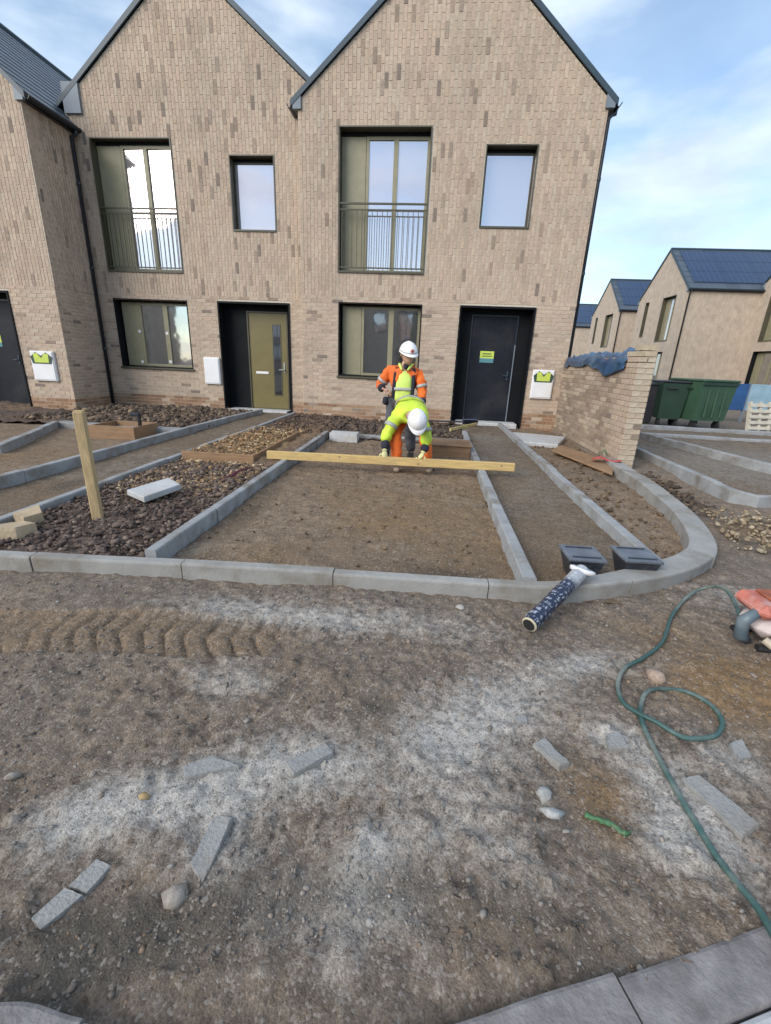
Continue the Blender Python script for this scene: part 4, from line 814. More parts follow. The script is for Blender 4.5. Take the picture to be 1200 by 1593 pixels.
tb = timber_box('brown timber box in the back corner of the raked parking bay', .10, .66, 6.45, 7.0, .16, 'frlb'); at(tb, MB().bbox(.08, .68, 6.43, 7.02, .162, .18, .004)).build('lid_board', PLY, tb)
def slab(name, label, cat, pts, z0, z1, material, tilt=0.0, group=None, loc=None):
    cx = sum(p[0] for p in pts) / len(pts); cy = sum(p[1] for p in pts) / len(pts)
    poly = [(x - cx, y - cy) for x, y in pts]; h = z1 - z0
    if material is OFFCUT:
        q = []
        for i, a in enumerate(poly):
            b = poly[(i + 1) % len(poly)]; L_ = math.dist(a, b); q.append(a)
            for t in (.22, .45, .7, .88): q.append((a[0] + (b[0] - a[0]) * t + random.uniform(-.03, .03) * L_ * .6, a[1] + (b[1] - a[1]) * t + random.uniform(-.03, .03) * L_ * .6))
        poly = q
    n = len(poly); mb = MB(); vs = []
    for s_, zz in ((1.0, 0), (1.0, h * .75), (.97, h)): vs += [(x * s_, y * s_, zz + (random.uniform(-.002, .002) if zz else 0)) for x, y in poly]
    fs = [tuple(range(n))[::-1], tuple(2 * n + i for i in range(n))]
    for L in (0, n): fs += [(L + i, L + (i + 1) % n, L + n + (i + 1) % n, L + n + i) for i in range(n)]
    mb.add(vs, fs); o = mb.build(name, material, None); o.location = (cx, cy, z0); o.rotation_euler = (tilt, tilt * .4, 0); return tag(o, label, cat, group)
slab('concrete_slab', 'pale grey broken slab lying on the dark planting bed', 'slab', [(-2.58, 3.48), (-2.36, 3.38), (-2.22, 3.72), (-2.40, 3.84)], .10, .15, PALE, .12)
slab('sandstone_block', 'tan hollow stone lump in the corner of the planting bed', 'stone', [(-2.95, 2.52), (-2.84, 2.44), (-2.70, 2.50), (-2.68, 2.64), (-2.84, 2.70)], .05, .13, SANDST, -.12)
slab('sandstone_block', 'tan stone leaning against the path edging beside the hollow stone', 'stone', [(-2.98, 2.78), (-2.86, 2.74), (-2.8, 2.84), (-2.92, 2.95)], .05, .14, SANDST, .15)
slab('concrete_slab', 'grey block at the back left corner of the raked parking bay', 'slab', [(-1.62, 7.3), (-1.15, 7.3), (-1.15, 7.55), (-1.62, 7.55)], -.02, .13, PALE)
slab('board', 'brown board lying in the side border at the foot of the garden wall', 'board', [(2.02, 7.25), (2.3, 7.75), (2.76, 6.55), (2.45, 5.85)], .03, .055, PLY, .02)
slab('paving_slab', 'grey paving slab between the dark door path and the garden wall', 'slab', [(1.72, 8.0), (2.3, 7.9), (2.72, 8.9), (1.74, 9.2)], -.02, .05, PALE)
post = thing('timber_stake', 'square timber stake standing upright in the dark planting bed', 'stake', (-2.50, 3.0, 0))
pm = MB().bbox(-.034, .034, -.031, .031, -.1, .87, .006); pm.xform(Matrix.Rotation(math.radians(22), 4, 'Z')); pm.build('stake_body', POST, post)
pc = MB().prism([(-.028, -.025), (.028, -.025), (.028, .025), (-.028, .025)], .8695, .876, 'z'); pc.xform(Matrix.Rotation(math.radians(22), 4, 'Z')); pc.build('sawn_top', TIMBER, post)
# standpipe near small box
sp = thing('standpipe', 'short black standpipe beside the small timber box', 'pipe', (-4.5, 6.6, 0))
MB().tube([(0, 0, -.05), (0, 0, .36), (-.03, 0, .40)], .028, 8).build('pipe', RUBBER, sp); MB().bbox(-.13, .02, -.03, .03, .33, .38, .01).build('tap', TRIMD, sp)

# screed board held by the workers
bd = thing('screed_board', 'long yellow timber board held across the raked parking bay', 'board', (-1.93, 5.17, .105), math.atan2(.13, 3.02))
MB().bbox(0, 3.02, 0, .048, 0, .098, .004).build('board', TIMBER, bd)
for u in (.9, 1.86, 2.86): MB().tube([(u, -.001, .05 + .02 * math.sin(u * 9)), (u, .001, .05 + .02 * math.sin(u * 9))], .012, 8).build('knot', PLY, bd)

# spade and level near the dark door
sd = thing('spade', 'dark navy spade lying along the wall foot left of the dark door', 'spade', (.9, 9.75, .1))
MB().tube([(-1.35, .05, .0), (-.1, 0, .03)], .018, 8).build('shaft', BINK, sd); MB().tube([(-1.38, -.05, .01), (-1.38, .14, .01)], .018, 8).build('handle', BINK, sd)
bl = MB(); bl.prism([(-.13, -.12), (.16, -.15), (.20, .0), (.16, .15), (-.13, .12)], .03, .05, 'z'); bl.prism([(-.13, -.12), (-.12, -.12), (-.12, .12), (-.13, .12)], .05, .09, 'z'); bl.xform(Matrix.Rotation(-.5, 4, 'X')); bl.build('blade', SPADE, sd)
lv = thing('spirit_level', 'yellow spirit level resting across the edging below the dark door', 'level', (.45, 8.35, .11), math.atan2(1.1, .6))
MB().bbox(0, 1.25, 0, .025, 0, .055, .003).build('level_body', LEVEL, lv); MB().bbox(.58, .68, -.002, .027, .012, .045, .002).build('vial', LIME, lv)

# ------------------------------------------------------------------ drain boxes and wrapped tube
def drain_box(label, cx, cy, rz, s):
    r = thing('drain_box', label, 'drain box', (cx, cy, 0), rz, 'black drain boxes on the path'); h = .15
    mb = MB(); a, b = .07 * s, .105 * s
    mb.add([(-a, -a, 0), (a, -a, 0), (a, a, 0), (-a, a, 0), (-b, -b, h), (b, -b, h), (b, b, h), (-b, b, h)], [(0, 3, 2, 1), (0, 1, 5, 4), (1, 2, 6, 5), (2, 3, 7, 6), (3, 0, 4, 7)]); mb.build('box_body', HATCH, r)
    MB().bbox(-b - .012, b + .012, -b - .012, b + .012, h, h + .022, .006).build('lid', HATCHT, r)
    ring2 = b - .02
    for q in (-ring2, ring2 - .012): MB().box(-ring2, ring2, q, q + .012, h + .0225, h + .027).build('lid_rib', HATCH, r)
    return r
drain_box('black drain box with sheen-coloured lid touching the top of the wrapped tube', 1.07, 2.75, .02, 1.02)
drain_box('black drain box with sheen-coloured lid next to the curved kerb end of the edging', 1.43, 2.80, .04, 1.04)
tube = thing('wrapped_tube', 'printed dark blue tube leaning over the front kerb with a white cap', 'tube', (.60, 2.03, .0))
A, Bp = Vector((0, 0, .045)), Vector((.385, .45, .165)); ax = (Bp - A)
mb = MB(); seg = 20; u_ = ax.normalized().orthogonal().normalized(); w_ = ax.normalized().cross(u_); vs = []; fs = []; uvs = {}
for i in range(9):
    for k in range(seg + 1):
        a = 2 * math.pi * k / seg; vs.append(A + ax * (i / 8) + (u_ * math.cos(a) + w_ * math.sin(a)) * (.043 + .002 * math.sin(i * 2.1))); uvs[len(vs) - 1] = (k / seg, i / 8)
for i in range(8):
    for k in range(seg): fs.append((i * (seg + 1) + k, i * (seg + 1) + k + 1, (i + 1) * (seg + 1) + k + 1, (i + 1) * (seg + 1) + k))
mb.add(vs, fs); me = mb.mesh('tube_body', WRAP, True, False, False); uv = me.uv_layers.new(name='UV')
for li, lp in enumerate(me.loops): uv.data[li].uv = uvs[lp.vertex_index]
link('tube_body', me, tube)
dn = ax.normalized(); MB().tube([A - dn * .008, A - dn * .003, A + dn * .0], [.036, .042, .042], 16).build('end_plug', CREAM, tube); MB().tube([A - dn * .0095, A - dn * .0085], [.033, .033], 16).build('tube_mouth', RUBBER, tube)
up = Vector((.25, .25, 1)).normalized(); cp = MB(); cp.tube([Bp + dn * .0 - up * .012, Bp + up * .004, Bp + up * .012, Bp + up * .016], [.070, .075, .072, .055], 20); cp.build('cap', WHITE, tube, True)
cr = MB().tube([Bp + up * .0165, Bp + up * .019], [.048, .046], 18); cr.build('cap_disc', LEAD, tube)

# ------------------------------------------------------------------ hose and saw
hp = [(1.72, 2.20, .10), (1.765, 2.36, .13), (1.79, 2.50, .12), (1.745, 2.58, .06), (1.62, 2.50, .03), (1.438, 2.291, .014), (1.26, 2.023, .014), (1.099, 1.87, .014), (.982, 1.782, .014), (.905, 1.664, .014), (.881, 1.556, .014), (.909, 1.49, .016), (.959, 1.438, .03), (1.027, 1.386, .02),
      (1.096, 1.386, .014), (1.172, 1.421, .014), (1.231, 1.492, .014), (1.239, 1.579, .014), (1.186, 1.645, .014), (1.087, 1.658, .014), (.989, 1.598, .014), (.935, 1.518, .016), (.909, 1.44, .012), (.904, 1.369, .012), (.895, 1.231, .014), (.893, 1.125, .014), (.896, 1.023, .014), (.90, .951, .014), (.912, .887, .016), (.918, .822, .03), (.911, .74, .036), (.90, .60, .036), (.92, .35, .036)]
hp2 = []
for x, y, z in hp: hp2.append((x, y, max(z, float(ground_z(np.array([x]), np.array([y]))[0]) + .008) if z < .05 else z))
hose = MB().tube(arc_smooth(hp2, 6), .0095, 9).build('hose', HOSE, None, True); tag(hose, 'dusty green garden hose looped on the dirt road', 'hose')
saw = thing('cutoff_saw', 'orange and white cut-off saw lying at the right edge of the road', 'saw', (1.91, 2.13, 0))
MB().bbox(-.20, .22, -.10, .12, .05, .17, .05).build('engine_casing', SAWW, saw, True).modifiers.new('round', 'BEVEL').segments = 3
MB().bbox(-.23, .24, -.11, .13, .172, .245, .03).build('top_cover', SAWO, saw)
MB().bbox(-.15, .20, -.06, .09, .246, .262, .006).build('top_plate', mat('rusty_plate', (.30, .09, .045), .7, .3, 12), saw)
MB().bbox(-.16, .20, -.125, -.102, .06, .15, .01).build('side_panel', SAWW, saw)
MB().tube([(-.13, -.12, .15), (-.05, -.135, .13), (.02, -.12, .15)], .018, 8).build('pull_grip', RUBBER, saw)
MB().tube([(-.22, -.06, .2), (-.27, -.06, .15), (-.255, -.05, .06), (-.2, -.03, .02)], [.024, .03, .03, .022], 10).build('rear_handle', SAWG, saw, True)
MB().tube([(-.2, .08, .02), (-.05, .1, .015), (.2, .09, .02)], .02, 8).build('skid', RUBBER, saw)
MB().tube([(-.19, -.09, .02), (.1, -.12, .015), (.3, -.13, .02)], .02, 8).build('skid', RUBBER, saw)
MB().tube([(-.17, -.09, .07), (-.14, -.12, .05)], .02, 10).build('fuel_cap', CREAM, saw)
MB().tube([(.36, -.03, .15), (.36, -.02, .15)], .15, 24).build('blade', REFL, saw)
gd = MB()
pr = [(.36 + .165 * math.cos(a), .15 + .165 * math.sin(a)) for a in [math.radians(20 + 10 * k) for k in range(17)]]
gd.prism(pr, -.06, .01); gd.build('blade_guard', SAWG, saw)
MB().tube([(-.05, -.1, .2), (.02, -.14, .32), (.1, -.02, .36), (.08, .1, .32), (.02, .12, .2)], .015, 8).build('front_handle', RUBBER, saw, True)

# ------------------------------------------------------------------ concrete offcuts on the road
off = [('grey wedge shaped kerb offcut left of centre on the dusty patch', [(-.72, 1.03), (-.64, 1.08), (-.54, 1.055), (-.69, .99)], .025),
       ('grey rectangular kerb offcut near the middle of the road', [(-.39, 1.08), (-.28, 1.18), (-.24, 1.14), (-.35, 1.04)], .03),
       ('long grey pointed offcut below the wedge shaped one', [(-.55, .76), (-.545, .89), (-.49, .895), (-.495, .72)], .022),
       ('flat tan grey strip, nearer half of the broken strip at lower left', [(-.86, .60), (-.83, .668), (-.772, .658), (-.82, .58)], .016),
       ('flat tan strip, farther half of the broken strip at lower left', [(-.828, .674), (-.80, .74), (-.75, .73), (-.77, .664)], .016),
       ('broken grey offcut right of the middle of the road', [(.46, 1.28), (.51, 1.31), (.57, 1.21), (.53, 1.19)], .02),
       ('long grey offcut lying beside the straight run of hose', [(.935, 1.205), (1.0, 1.225), (1.085, 1.06), (1.01, 1.015)], .03),
       ('small pale offcut below the hose loop on its right', [(1.19, 1.38), (1.25, 1.41), (1.235, 1.33), (1.18, 1.31)], .03),
       ('small pale offcut left of where the hose crosses itself', [(.74, 1.355), (.80, 1.38), (.80, 1.30), (.73, 1.29)], .018),
       ('dark grey chip at the upper left of the broken offcut', [(.42, 1.40), (.455, 1.41), (.46, 1.375), (.425, 1.37)], .02)]
for i, (lab, pts, h) in enumerate(off):
    cx = np.mean([p[0] for p in pts]); cy = np.mean([p[1] for p in pts]); gz = float(ground_z(np.array([cx]), np.array([cy]))[0])
    slab('concrete_offcut', lab, 'offcut', pts, gz - .012, gz + h * .8, OFFCUT, random.uniform(-.06, .06), 'concrete offcuts on the dirt road')
for lab, x, y, s, c in (('grey mortar lump, upper of two right of the road centre', .46, 1.09, .035, (.28, .28, .27)), ('grey mortar lump, lower of two right of the road centre', .465, 1.03, .03, (.32, .32, .31)),
                     ('white chalky stone near the lower right hose', .83, .96, .016, (.42, .4, .37)), ('pale round stone at the left edge of the road', -1.23, .93, .03, (.36, .33, .29)),
                     ('pinkish broken brick lump above the hose loop', 1.10, 1.74, .045, (.33, .25, .2)), ('pale stone at the foot of the front kerb', .26, 2.2, .03, (.38, .36, .33)),
                     ('ochre stone on the left dusty patch', -.78, .92, .028, (.36, .26, .13)), ('pale stone below the long pointed offcut', -.55, .69, .028, (.3, .27, .24))):
    gz = float(ground_z(np.array([x]), np.array([y]))[0]); o = rocks('stone', lab, [(0, 0, 0)], [s], [c], None, .7, None); o.location = (x, y, gz + s * .3); tag(o, lab, 'stone', 'loose stones on the dirt road')
def scrap(label, pts, material, w=.018, name='plastic_scrap'):
    mb = MB(); P = arc_smooth(pts, 5); vs = []; fs = []
    for i, p in enumerate(P):
        ww = w * (.6 + .8 * random.random()); vs += [(p.x - ww * .5, p.y - ww, p.z + random.uniform(0, .006)), (p.x, p.y, p.z + .008 + random.uniform(0, .008)), (p.x + ww * .5, p.y + ww, p.z + random.uniform(0, .006))]
    for i in range(len(P) - 1):
        for j in (0, 1): fs.append((i * 3 + j, i * 3 + j + 1, i * 3 + j + 4, i * 3 + j + 3))
    mb.add(vs, fs); o = mb.build(name, material, None, True); m_ = o.modifiers.new('thickness', 'SOLIDIFY'); m_.thickness = .003; return tag(o, label, 'scrap')
gz = float(ground_z(np.array([.62]), np.array([1.01]))[0])
scrap('crumpled green plastic strip on the road', [(.565, 1.035, gz + .006), (.60, 1.02, gz + .01), (.635, 1.012, gz + .008), (.66, .985, gz + .012), (.685, .995, gz + .008)], GSCRAP, .009)
scrap('torn red plastic sheet at the foot of the garden wall', [(2.42, 6.55, .08), (2.52, 6.5, .12), (2.62, 6.45, .09), (2.72, 6.3, .12)], RSCRAP, .07)
scrap('tuft of green plastic netting against the garden wall', [(2.62, 6.9, .08), (2.68, 6.85, .16), (2.72, 6.8, .10)], GSCRAP, .05)
scrap('dark red cloth scrap on the planting bed near the parking bay edging', [(-2.0, 4.2, .10), (-1.95, 4.45, .13), (-1.88, 4.7, .11)], mat('maroon_cloth', (.10, .025, .035), .9), .06)

# ------------------------------------------------------------------ bins and background clutter
gb = thing('large_bin', 'large green four-wheeled refuse bin, lid closed, beside a dark wheelie bin', 'bin', (6.82, 12.2, 0), math.radians(14))
mb = MB(); a, b = .42, .48
mb.add([(-a, -.45, .22), (a, -.45, .22), (a, .45, .22), (-a, .45, .22), (-b, -.52, 1.14), (b, -.52, 1.14), (b, .52, 1.14), (-b, .52, 1.14)], [(0, 3, 2, 1), (4, 5, 6, 7), (0, 1, 5, 4), (1, 2, 6, 5), (2, 3, 7, 6), (3, 0, 4, 7)]); mb.build('body', GREEN, gb)
MB().bbox(-b - .03, b + .03, -.56, .56, 1.142, 1.20, .02).build('lid', GREEN, gb)
MB().bbox(-b - .02, b + .02, -.545, -.522, 1.06, 1.14, .01).build('rim', GREEND, gb)
for sx in (-.22, 0, .22): MB().bbox(sx - .02, sx + .02, -.512, -.48, .30, 1.05, .008).build('rib', GREEN, gb)
for sx in (-1, 1): MB().tube([(sx * (b + .01), -.25, .98), (sx * (b + .07), -.25, .98), (sx * (b + .07), .25, .98), (sx * (b + .01), .25, .98)], .018, 8).build('handle', GREEND, gb)
for sx in (-.33, .33):
    for sy in (-.34, .34):
        w = MB().tube([(sx - .03, sy, .1), (sx + .03, sy, .1)], .1, 14).build('wheel', RUBBER, gb); MB().bbox(sx - .05, sx + .05, sy - .05, sy + .05, .18, .222, .008).build('fork', BINK, w)
gl2 = thing('large_bin', 'green refuse bin standing half hidden at the left of the large one', 'bin', (6.15, 12.4, 0), math.radians(-8))
mb = MB(); a, b = .25, .30
mb.add([(-a, -.4, .2), (a, -.4, .2), (a, .4, .2), (-a, .4, .2), (-b, -.46, 1.08), (b, -.46, 1.08), (b, .46, 1.08), (-b, .46, 1.08)], [(0, 3, 2, 1), (4, 5, 6, 7), (0, 1, 5, 4), (1, 2, 6, 5), (2, 3, 7, 6), (3, 0, 4, 7)]); mb.build('body', GREEND, gl2)
MB().bbox(-b - .03, b + .03, -.5, .5, 1.082, 1.13, .02).build('lid', BINK, gl2)
MB().tube([(-.2, -.45, .95), (-.2, -.5, .95), (.02, -.5, .95), (.02, -.45, .95)], .016, 8).build('handle', BINK, gl2)
for sx in (-.2, .2): MB().tube([(sx - .03, -.3, .1), (sx + .03, -.3, .1)], .1, 14).build('wheel', RUBBER, gl2)
wb = thing('wheelie_bin', 'dark wheelie bin between the garden wall and the green bins', 'bin', (5.72, 12.75, 0), math.radians(-10))
mb = MB(); mb.add([(-.22, -.24, .05), (.22, -.24, .05), (.22, .24, .05), (-.22, .24, .05), (-.28, -.33, .98), (.28, -.33, .98), (.28, .33, .98), (-.28, .33, .98)], [(0, 3, 2, 1), (4, 5, 6, 7), (0, 1, 5, 4), (1, 2, 6, 5), (2, 3, 7, 6), (3, 0, 4, 7)]); mb.build('body', BINK, wb)
MB().bbox(-.29, .29, -.36, .36, .982, 1.05, .03).build('lid', BINK, wb); MB().tube([(-.24, .36, .97), (-.24, .42, .99), (.24, .42, .99), (.24, .36, .97)], .016, 8).build('handle', BINK, wb)
for sx in (-.24, .24): MB().tube([(sx - .025, .22, .1), (sx + .025, .22, .1)], .1, 14).build('wheel', RUBBER, wb)
hb = thing('site_hoarding', 'blue and pale blue site panels behind the large green bin', 'hoarding', (8.6, 14.2, 0), math.radians(4))
for i in range(4):
    MB().bbox(-.5 + i * 1.2, .68 + i * 1.2, 0, .05, .35, 1.1, .01).build('panel', BLUEP if i == 0 else LBLUE, hb); MB().box(-.54 + i * 1.2, -.505 + i * 1.2, -.01, .06, 0, 1.12).build('fence_post', LEAD, hb)
pal = thing('timber_pallet', 'pale timber pallet leaning on its edge at the right beyond the bins', 'pallet', (8.0, 11.9, 0), math.radians(12))
PT = mat('pale_timber', (.50, .46, .38), .8, .15, 6)
for i in range(5): MB().bbox(.0, .62, -.01, .012, .05 + i * .14, .13 + i * .14, .003).xform(Matrix.Rotation(math.radians(-12), 4, 'X')).build('slat', PT, pal)
for i in range(3): MB().bbox(.0 + i * .28, .07 + i * .28, .014, .09, .02, .74, .003).xform(Matrix.Rotation(math.radians(-12), 4, 'X')).build('bearer', PT, pal)
for (lab, x, y, z, s, c) in (('grey white rubble bag right of the leaning pallet', 8.95, 12.0, .2, .34, (.5, .5, .5)), ('pale folded plastic bag on the rubble bag', 9.0, 12.2, .52, .25, (.6, .6, .62))):
    v, f = ico(); bmq = MB(); bmq.add([tuple(q * s * random.uniform(.8, 1.15)) for q in v], [tuple(q) for q in f]); o = bmq.build('rubble_bag', mat('bag_' + lab.split()[0], c, .7, .2, 6, .4, 20), None, True)
    o.location = (x, y, z); o.scale = (1.2, .8, .7); ss = o.modifiers.new('round', 'SUBSURF'); ss.levels = 1; ss.render_levels = 2; tag(o, lab, 'bag')

# ------------------------------------------------------------------ people
def skin_mesh(name, V, R, E, sub=2, roots=(0,)):
    me = bpy.data.meshes.new(name); me.from_pydata([tuple(v) for v in V], E, []); me.update(); o = bpy.data.objects.new(name, me); COL.objects.link(o)
    o.modifiers.new('skin', 'SKIN').use_smooth_shade = True
    for i, r in enumerate(R):
        d = me.skin_vertices[0].data[i]; d.radius = r if isinstance(r, tuple) else (r, r); d.use_root = i in roots
    s = o.modifiers.new('sub', 'SUBSURF'); s.levels = sub; s.render_levels = sub
    bpy.context.view_layer.update(); dg = bpy.context.evaluated_depsgraph_get(); out = bpy.data.meshes.new_from_object(o.evaluated_get(dg)); out.name = name
    bpy.data.objects.remove(o); return out
def merge(name, meshes, material, parent=None):
    mb = MB()
    for m in meshes: mb.add([tuple(v.co) for v in m.vertices], [tuple(p.vertices) for p in m.polygons])
    return mb
def limb(name, pts, rad, material, parent, sub=2, off=None):
    """a continuous sleeve along joints"""
    me = skin_mesh(name, pts, rad, [(i, i + 1) for i in range(len(pts) - 1)], sub); me.materials.clear(); me.materials.append(material)
    if off is not None:
        for v in me.vertices: v.co -= off
    return link(name, me, parent)
def graph(name, nodes, edges, material, parent, off, sub=2):
    keys = list(nodes); me = skin_mesh(name, [nodes[k][0] for k in keys], [nodes[k][1] for k in keys], [(keys.index(a), keys.index(b)) for a, b in edges], sub)
    me.materials.clear(); me.materials.append(material)
    if name in ('jacket', 'trousers'):
        for v in me.vertices:
            p = v.co; k = float(vnoise(p.x * 26 + p.y * 9, p.z * 22 + p.y * 7, 5)) - .5 + .6 * (float(vnoise(p.x * 60 + p.y * 31, p.z * 48, 9)) - .5); v.co += v.normal * .026 * k
    for v in me.vertices: v.co -= off
    return link(name, me, parent)
def hand_meshes(wrist, fdir, pnorm, side, curl=.5, s=1.0):
    """palm, four bent fingers of different lengths and a thumb from the side of the palm"""
    f = Vector(fdir).normalized(); nrm = Vector(pnorm); nrm = (nrm - f * nrm.dot(f)).normalized(); x = f.cross(nrm) * side; W = Vector(wrist)
    ms = [skin_mesh('palm', [W, W + f * .045 * s, W + f * .085 * s], [(.024 * s, .018 * s), (.036 * s, .017 * s), (.036 * s, .014 * s)], [(0, 1), (1, 2)], 1)]
    for k, (o_, ln) in enumerate(((-.027, .068), (-.009, .078), (.009, .073), (.027, .056))):
        p = W + f * .08 * s + x * o_ * s; pts = [p]; d = f.copy()
        for j in range(3): d = (d * math.cos(curl) + nrm * math.sin(curl)).normalized(); pts.append(pts[-1] + d * ln * s * (.42, .33, .25)[j])
        ms.append(skin_mesh('finger', pts, [.0095 * s, .009 * s, .0085 * s, .007 * s], [(0, 1), (1, 2), (2, 3)], 1))
    p = W + f * .03 * s - x * .03 * s; d = (f * .6 - x * .7 + nrm * .35).normalized(); d2 = (f * .9 - x * .1 + nrm * .5).normalized()
    ms.append(skin_mesh('thumb', [p, p + d * .035 * s, p + d * .035 * s + d2 * .03 * s], [.012 * s, .0105 * s, .008 * s], [(0, 1), (1, 2)], 1)); return ms
def head_mesh(c, up, fwd, s=1.0):
    """skull, jaw, nose, brow, eyes and ears as one form"""
    u = Vector(up).normalized(); f = Vector(fwd); f = (f - u * f.dot(u)).normalized(); r = f.cross(u); c = Vector(c); mb = MB(); n, m = 20, 14; vs = []; fs = []
    for j in range(m + 1):
        ph = math.pi * j / m
        for i in range(n):
            th = 2 * math.pi * i / n; sx, sf, su = math.sin(ph) * math.sin(th), math.sin(ph) * math.cos(th), math.cos(ph)
            w = .076 * (1 - .22 * max(0, -su)); dpt = .097; h = .118
            P = [sx * w, sf * dpt + (.012 if su < -.3 and sf > 0 else 0), su * h]
            fr = max(0, sf); P[1] += .022 * math.exp(-((sx / .14) ** 2 + ((su + .12) / .16) ** 2)) * (fr > .5); P[1] -= .010 * math.exp(-(((abs(sx) - .36) / .16) ** 2 + ((su - .08) / .10) ** 2)) * (fr > .3)
            P[1] += .006 * math.exp(-(((su + .52) / .09) ** 2 + (sx / .3) ** 2)) * (fr > .3)
            vs.append(c + (r * P[0] + f * P[1] + u * P[2]) * s)
    for j in range(m):
        for i in range(n): fs.append((j * n + i, j * n + (i + 1) % n, (j + 1) * n + (i + 1) % n, (j + 1) * n + i))
    mb.add(vs, fs)
    for q in (-1, 1): mb.tube([c + (r * q * .074 + u * -.03 + f * -.005) * s, c + (r * q * .086 + u * .0 + f * -.012) * s, c + (r * q * .078 + u * .03 + f * -.01) * s], [.008 * s, .014 * s, .008 * s], 6)
    return mb
def helmet(parent, c, up, fwd, off, s=1.0, lamp=False):
    u = Vector(up).normalized(); f = Vector(fwd); f = (f - u * f.dot(u)).normalized(); r = f.cross(u); c = Vector(c); mb = MB(); n, m = 24, 8; vs = []; fs = []
    for j in range(m + 1):
        ph = .5 * math.pi * j / m
        for i in range(n):
            th = 2 * math.pi * i / n; rad = math.sin(ph); ridge = .006 * math.exp(-(math.sin(th) * rad / .22) ** 2) * (1 - (j / m) ** 3)
            vs.append(c + (r * math.sin(th) * rad * .112 + f * math.cos(th) * rad * .138 + u * (math.cos(ph) * .118 + ridge)) * s - off)
    for j in range(m):
        for i in range(n): fs.append((j * n + i, j * n + (i + 1) % n, (j + 1) * n + (i + 1) % n, (j + 1) * n + i))
    mb.add(vs, fs); vs = []; fs = []
    for i in range(n):
        th = 2 * math.pi * i / n; k = 1.06; fwdx = .055 * max(0, math.cos(th)) ** 1.5
        for z, kk, e in ((0.006, 1.0, 0), (-.004, k, fwdx), (-.012, k, fwdx), (-.012, .98, 0)): vs.append(c + (r * math.sin(th) * .112 * kk + f * (math.cos(th) * .138 * kk + e) + u * (z - .1 * e)) * s - off)
    for i in range(n):
        for j in range(3): fs.append((i * 4 + j, i * 4 + j + 1, ((i + 1) % n) * 4 + j + 1, ((i + 1) % n) * 4 + j))
    h = mb.build('helmet', HELM, parent, True, False, True)
    pk = MB().add(vs, fs).build('helmet_brim', HELM, h, True)
    bn = MB(); q = []
    bn.tube([c + (r * math.sin(2 * math.pi * i / 24) * .1135 + f * math.cos(2 * math.pi * i / 24) * .139 + u * .012) * s - off for i in range(25)], .006 * s, 6); bn.build('helmet_band', REFL, h, True)
    if lamp: MB().tube([c + (f * .13 + u * .045) * s - off, c + (f * .15 + u * .043) * s - off], .022 * s, 10).build('badge', SAWO, h)
    return h
def boot(parent, ankle, toe, off, s=1.0, material=BOOT):
    a, t = Vector(ankle), Vector(toe); d = (t - a); d.z = 0; d.normalize(); heel = a - d * .05; heel.z = .035
    me = skin_mesh('boot', [a + Vector((0, 0, .07)), a, Vector((heel.x, heel.y, .04)), a + d * .09 + Vector((0, 0, .045 - a.z)), a + d * .17 + Vector((0, 0, .035 - a.z))], [.052, .05, (.042, .04), (.048, .045), (.045, .034)], [(0, 1), (1, 2), (1, 3), (3, 4)], 2)
    me.materials.clear(); me.materials.append(material)
    for v in me.vertices: v.co.z = max(v.co.z, .0); v.co -= off
    return link('boot', me, parent)
def person(label, group, J, head_c, head_up, head_fwd, hands, skin_arms=True):
    off = Vector((J['pel'][0], J['pel'][1], 0)); V = lambda k: Vector(J[k])
    nodes = {'pel': (V('pel'), (.135, .10)), 'sp': (V('sp'), (.125, .095)), 'ch': (V('ch'), (.15, .105)), 'nk': (V('nk'), .055), 'hd': (Vector(head_c) - Vector(head_up).normalized() * .06, .06)}
    for q in 'LR':
        nodes.update({'sh' + q: (V('sh' + q), .058), 'el' + q: (V('el' + q), .042), 'wr' + q: (V('wr' + q), .028), 'hp' + q: (V('hp' + q), .085), 'kn' + q: (V('kn' + q), .058), 'an' + q: (V('an' + q), .04), 'to' + q: (V('an' + q) + (V('to' + q) - V('an' + q)) * .6, .035)})
    E = [('pel', 'sp'), ('sp', 'ch'), ('ch', 'nk'), ('nk', 'hd')] + [e for q in 'LR' for e in (('ch', 'sh' + q), ('sh' + q, 'el' + q), ('el' + q, 'wr' + q), ('pel', 'hp' + q), ('hp' + q, 'kn' + q), ('kn' + q, 'an' + q), ('an' + q, 'to' + q))]
    keys = list(nodes); bm_ = skin_mesh('body', [nodes[k][0] for k in keys], [nodes[k][1] for k in keys], [(keys.index(a), keys.index(b)) for a, b in E], 2)
    mb = merge('person', [bm_] + hands, SKIN); hm = head_mesh(head_c, head_up, head_fwd); mb.add(hm.v, hm.f)
    mb.v = [tuple(Vector(v) - off) for v in mb.v]; o = mb.build('person', SKIN, None, True); o.location = off; tag(o, label, 'person', group); return o, off
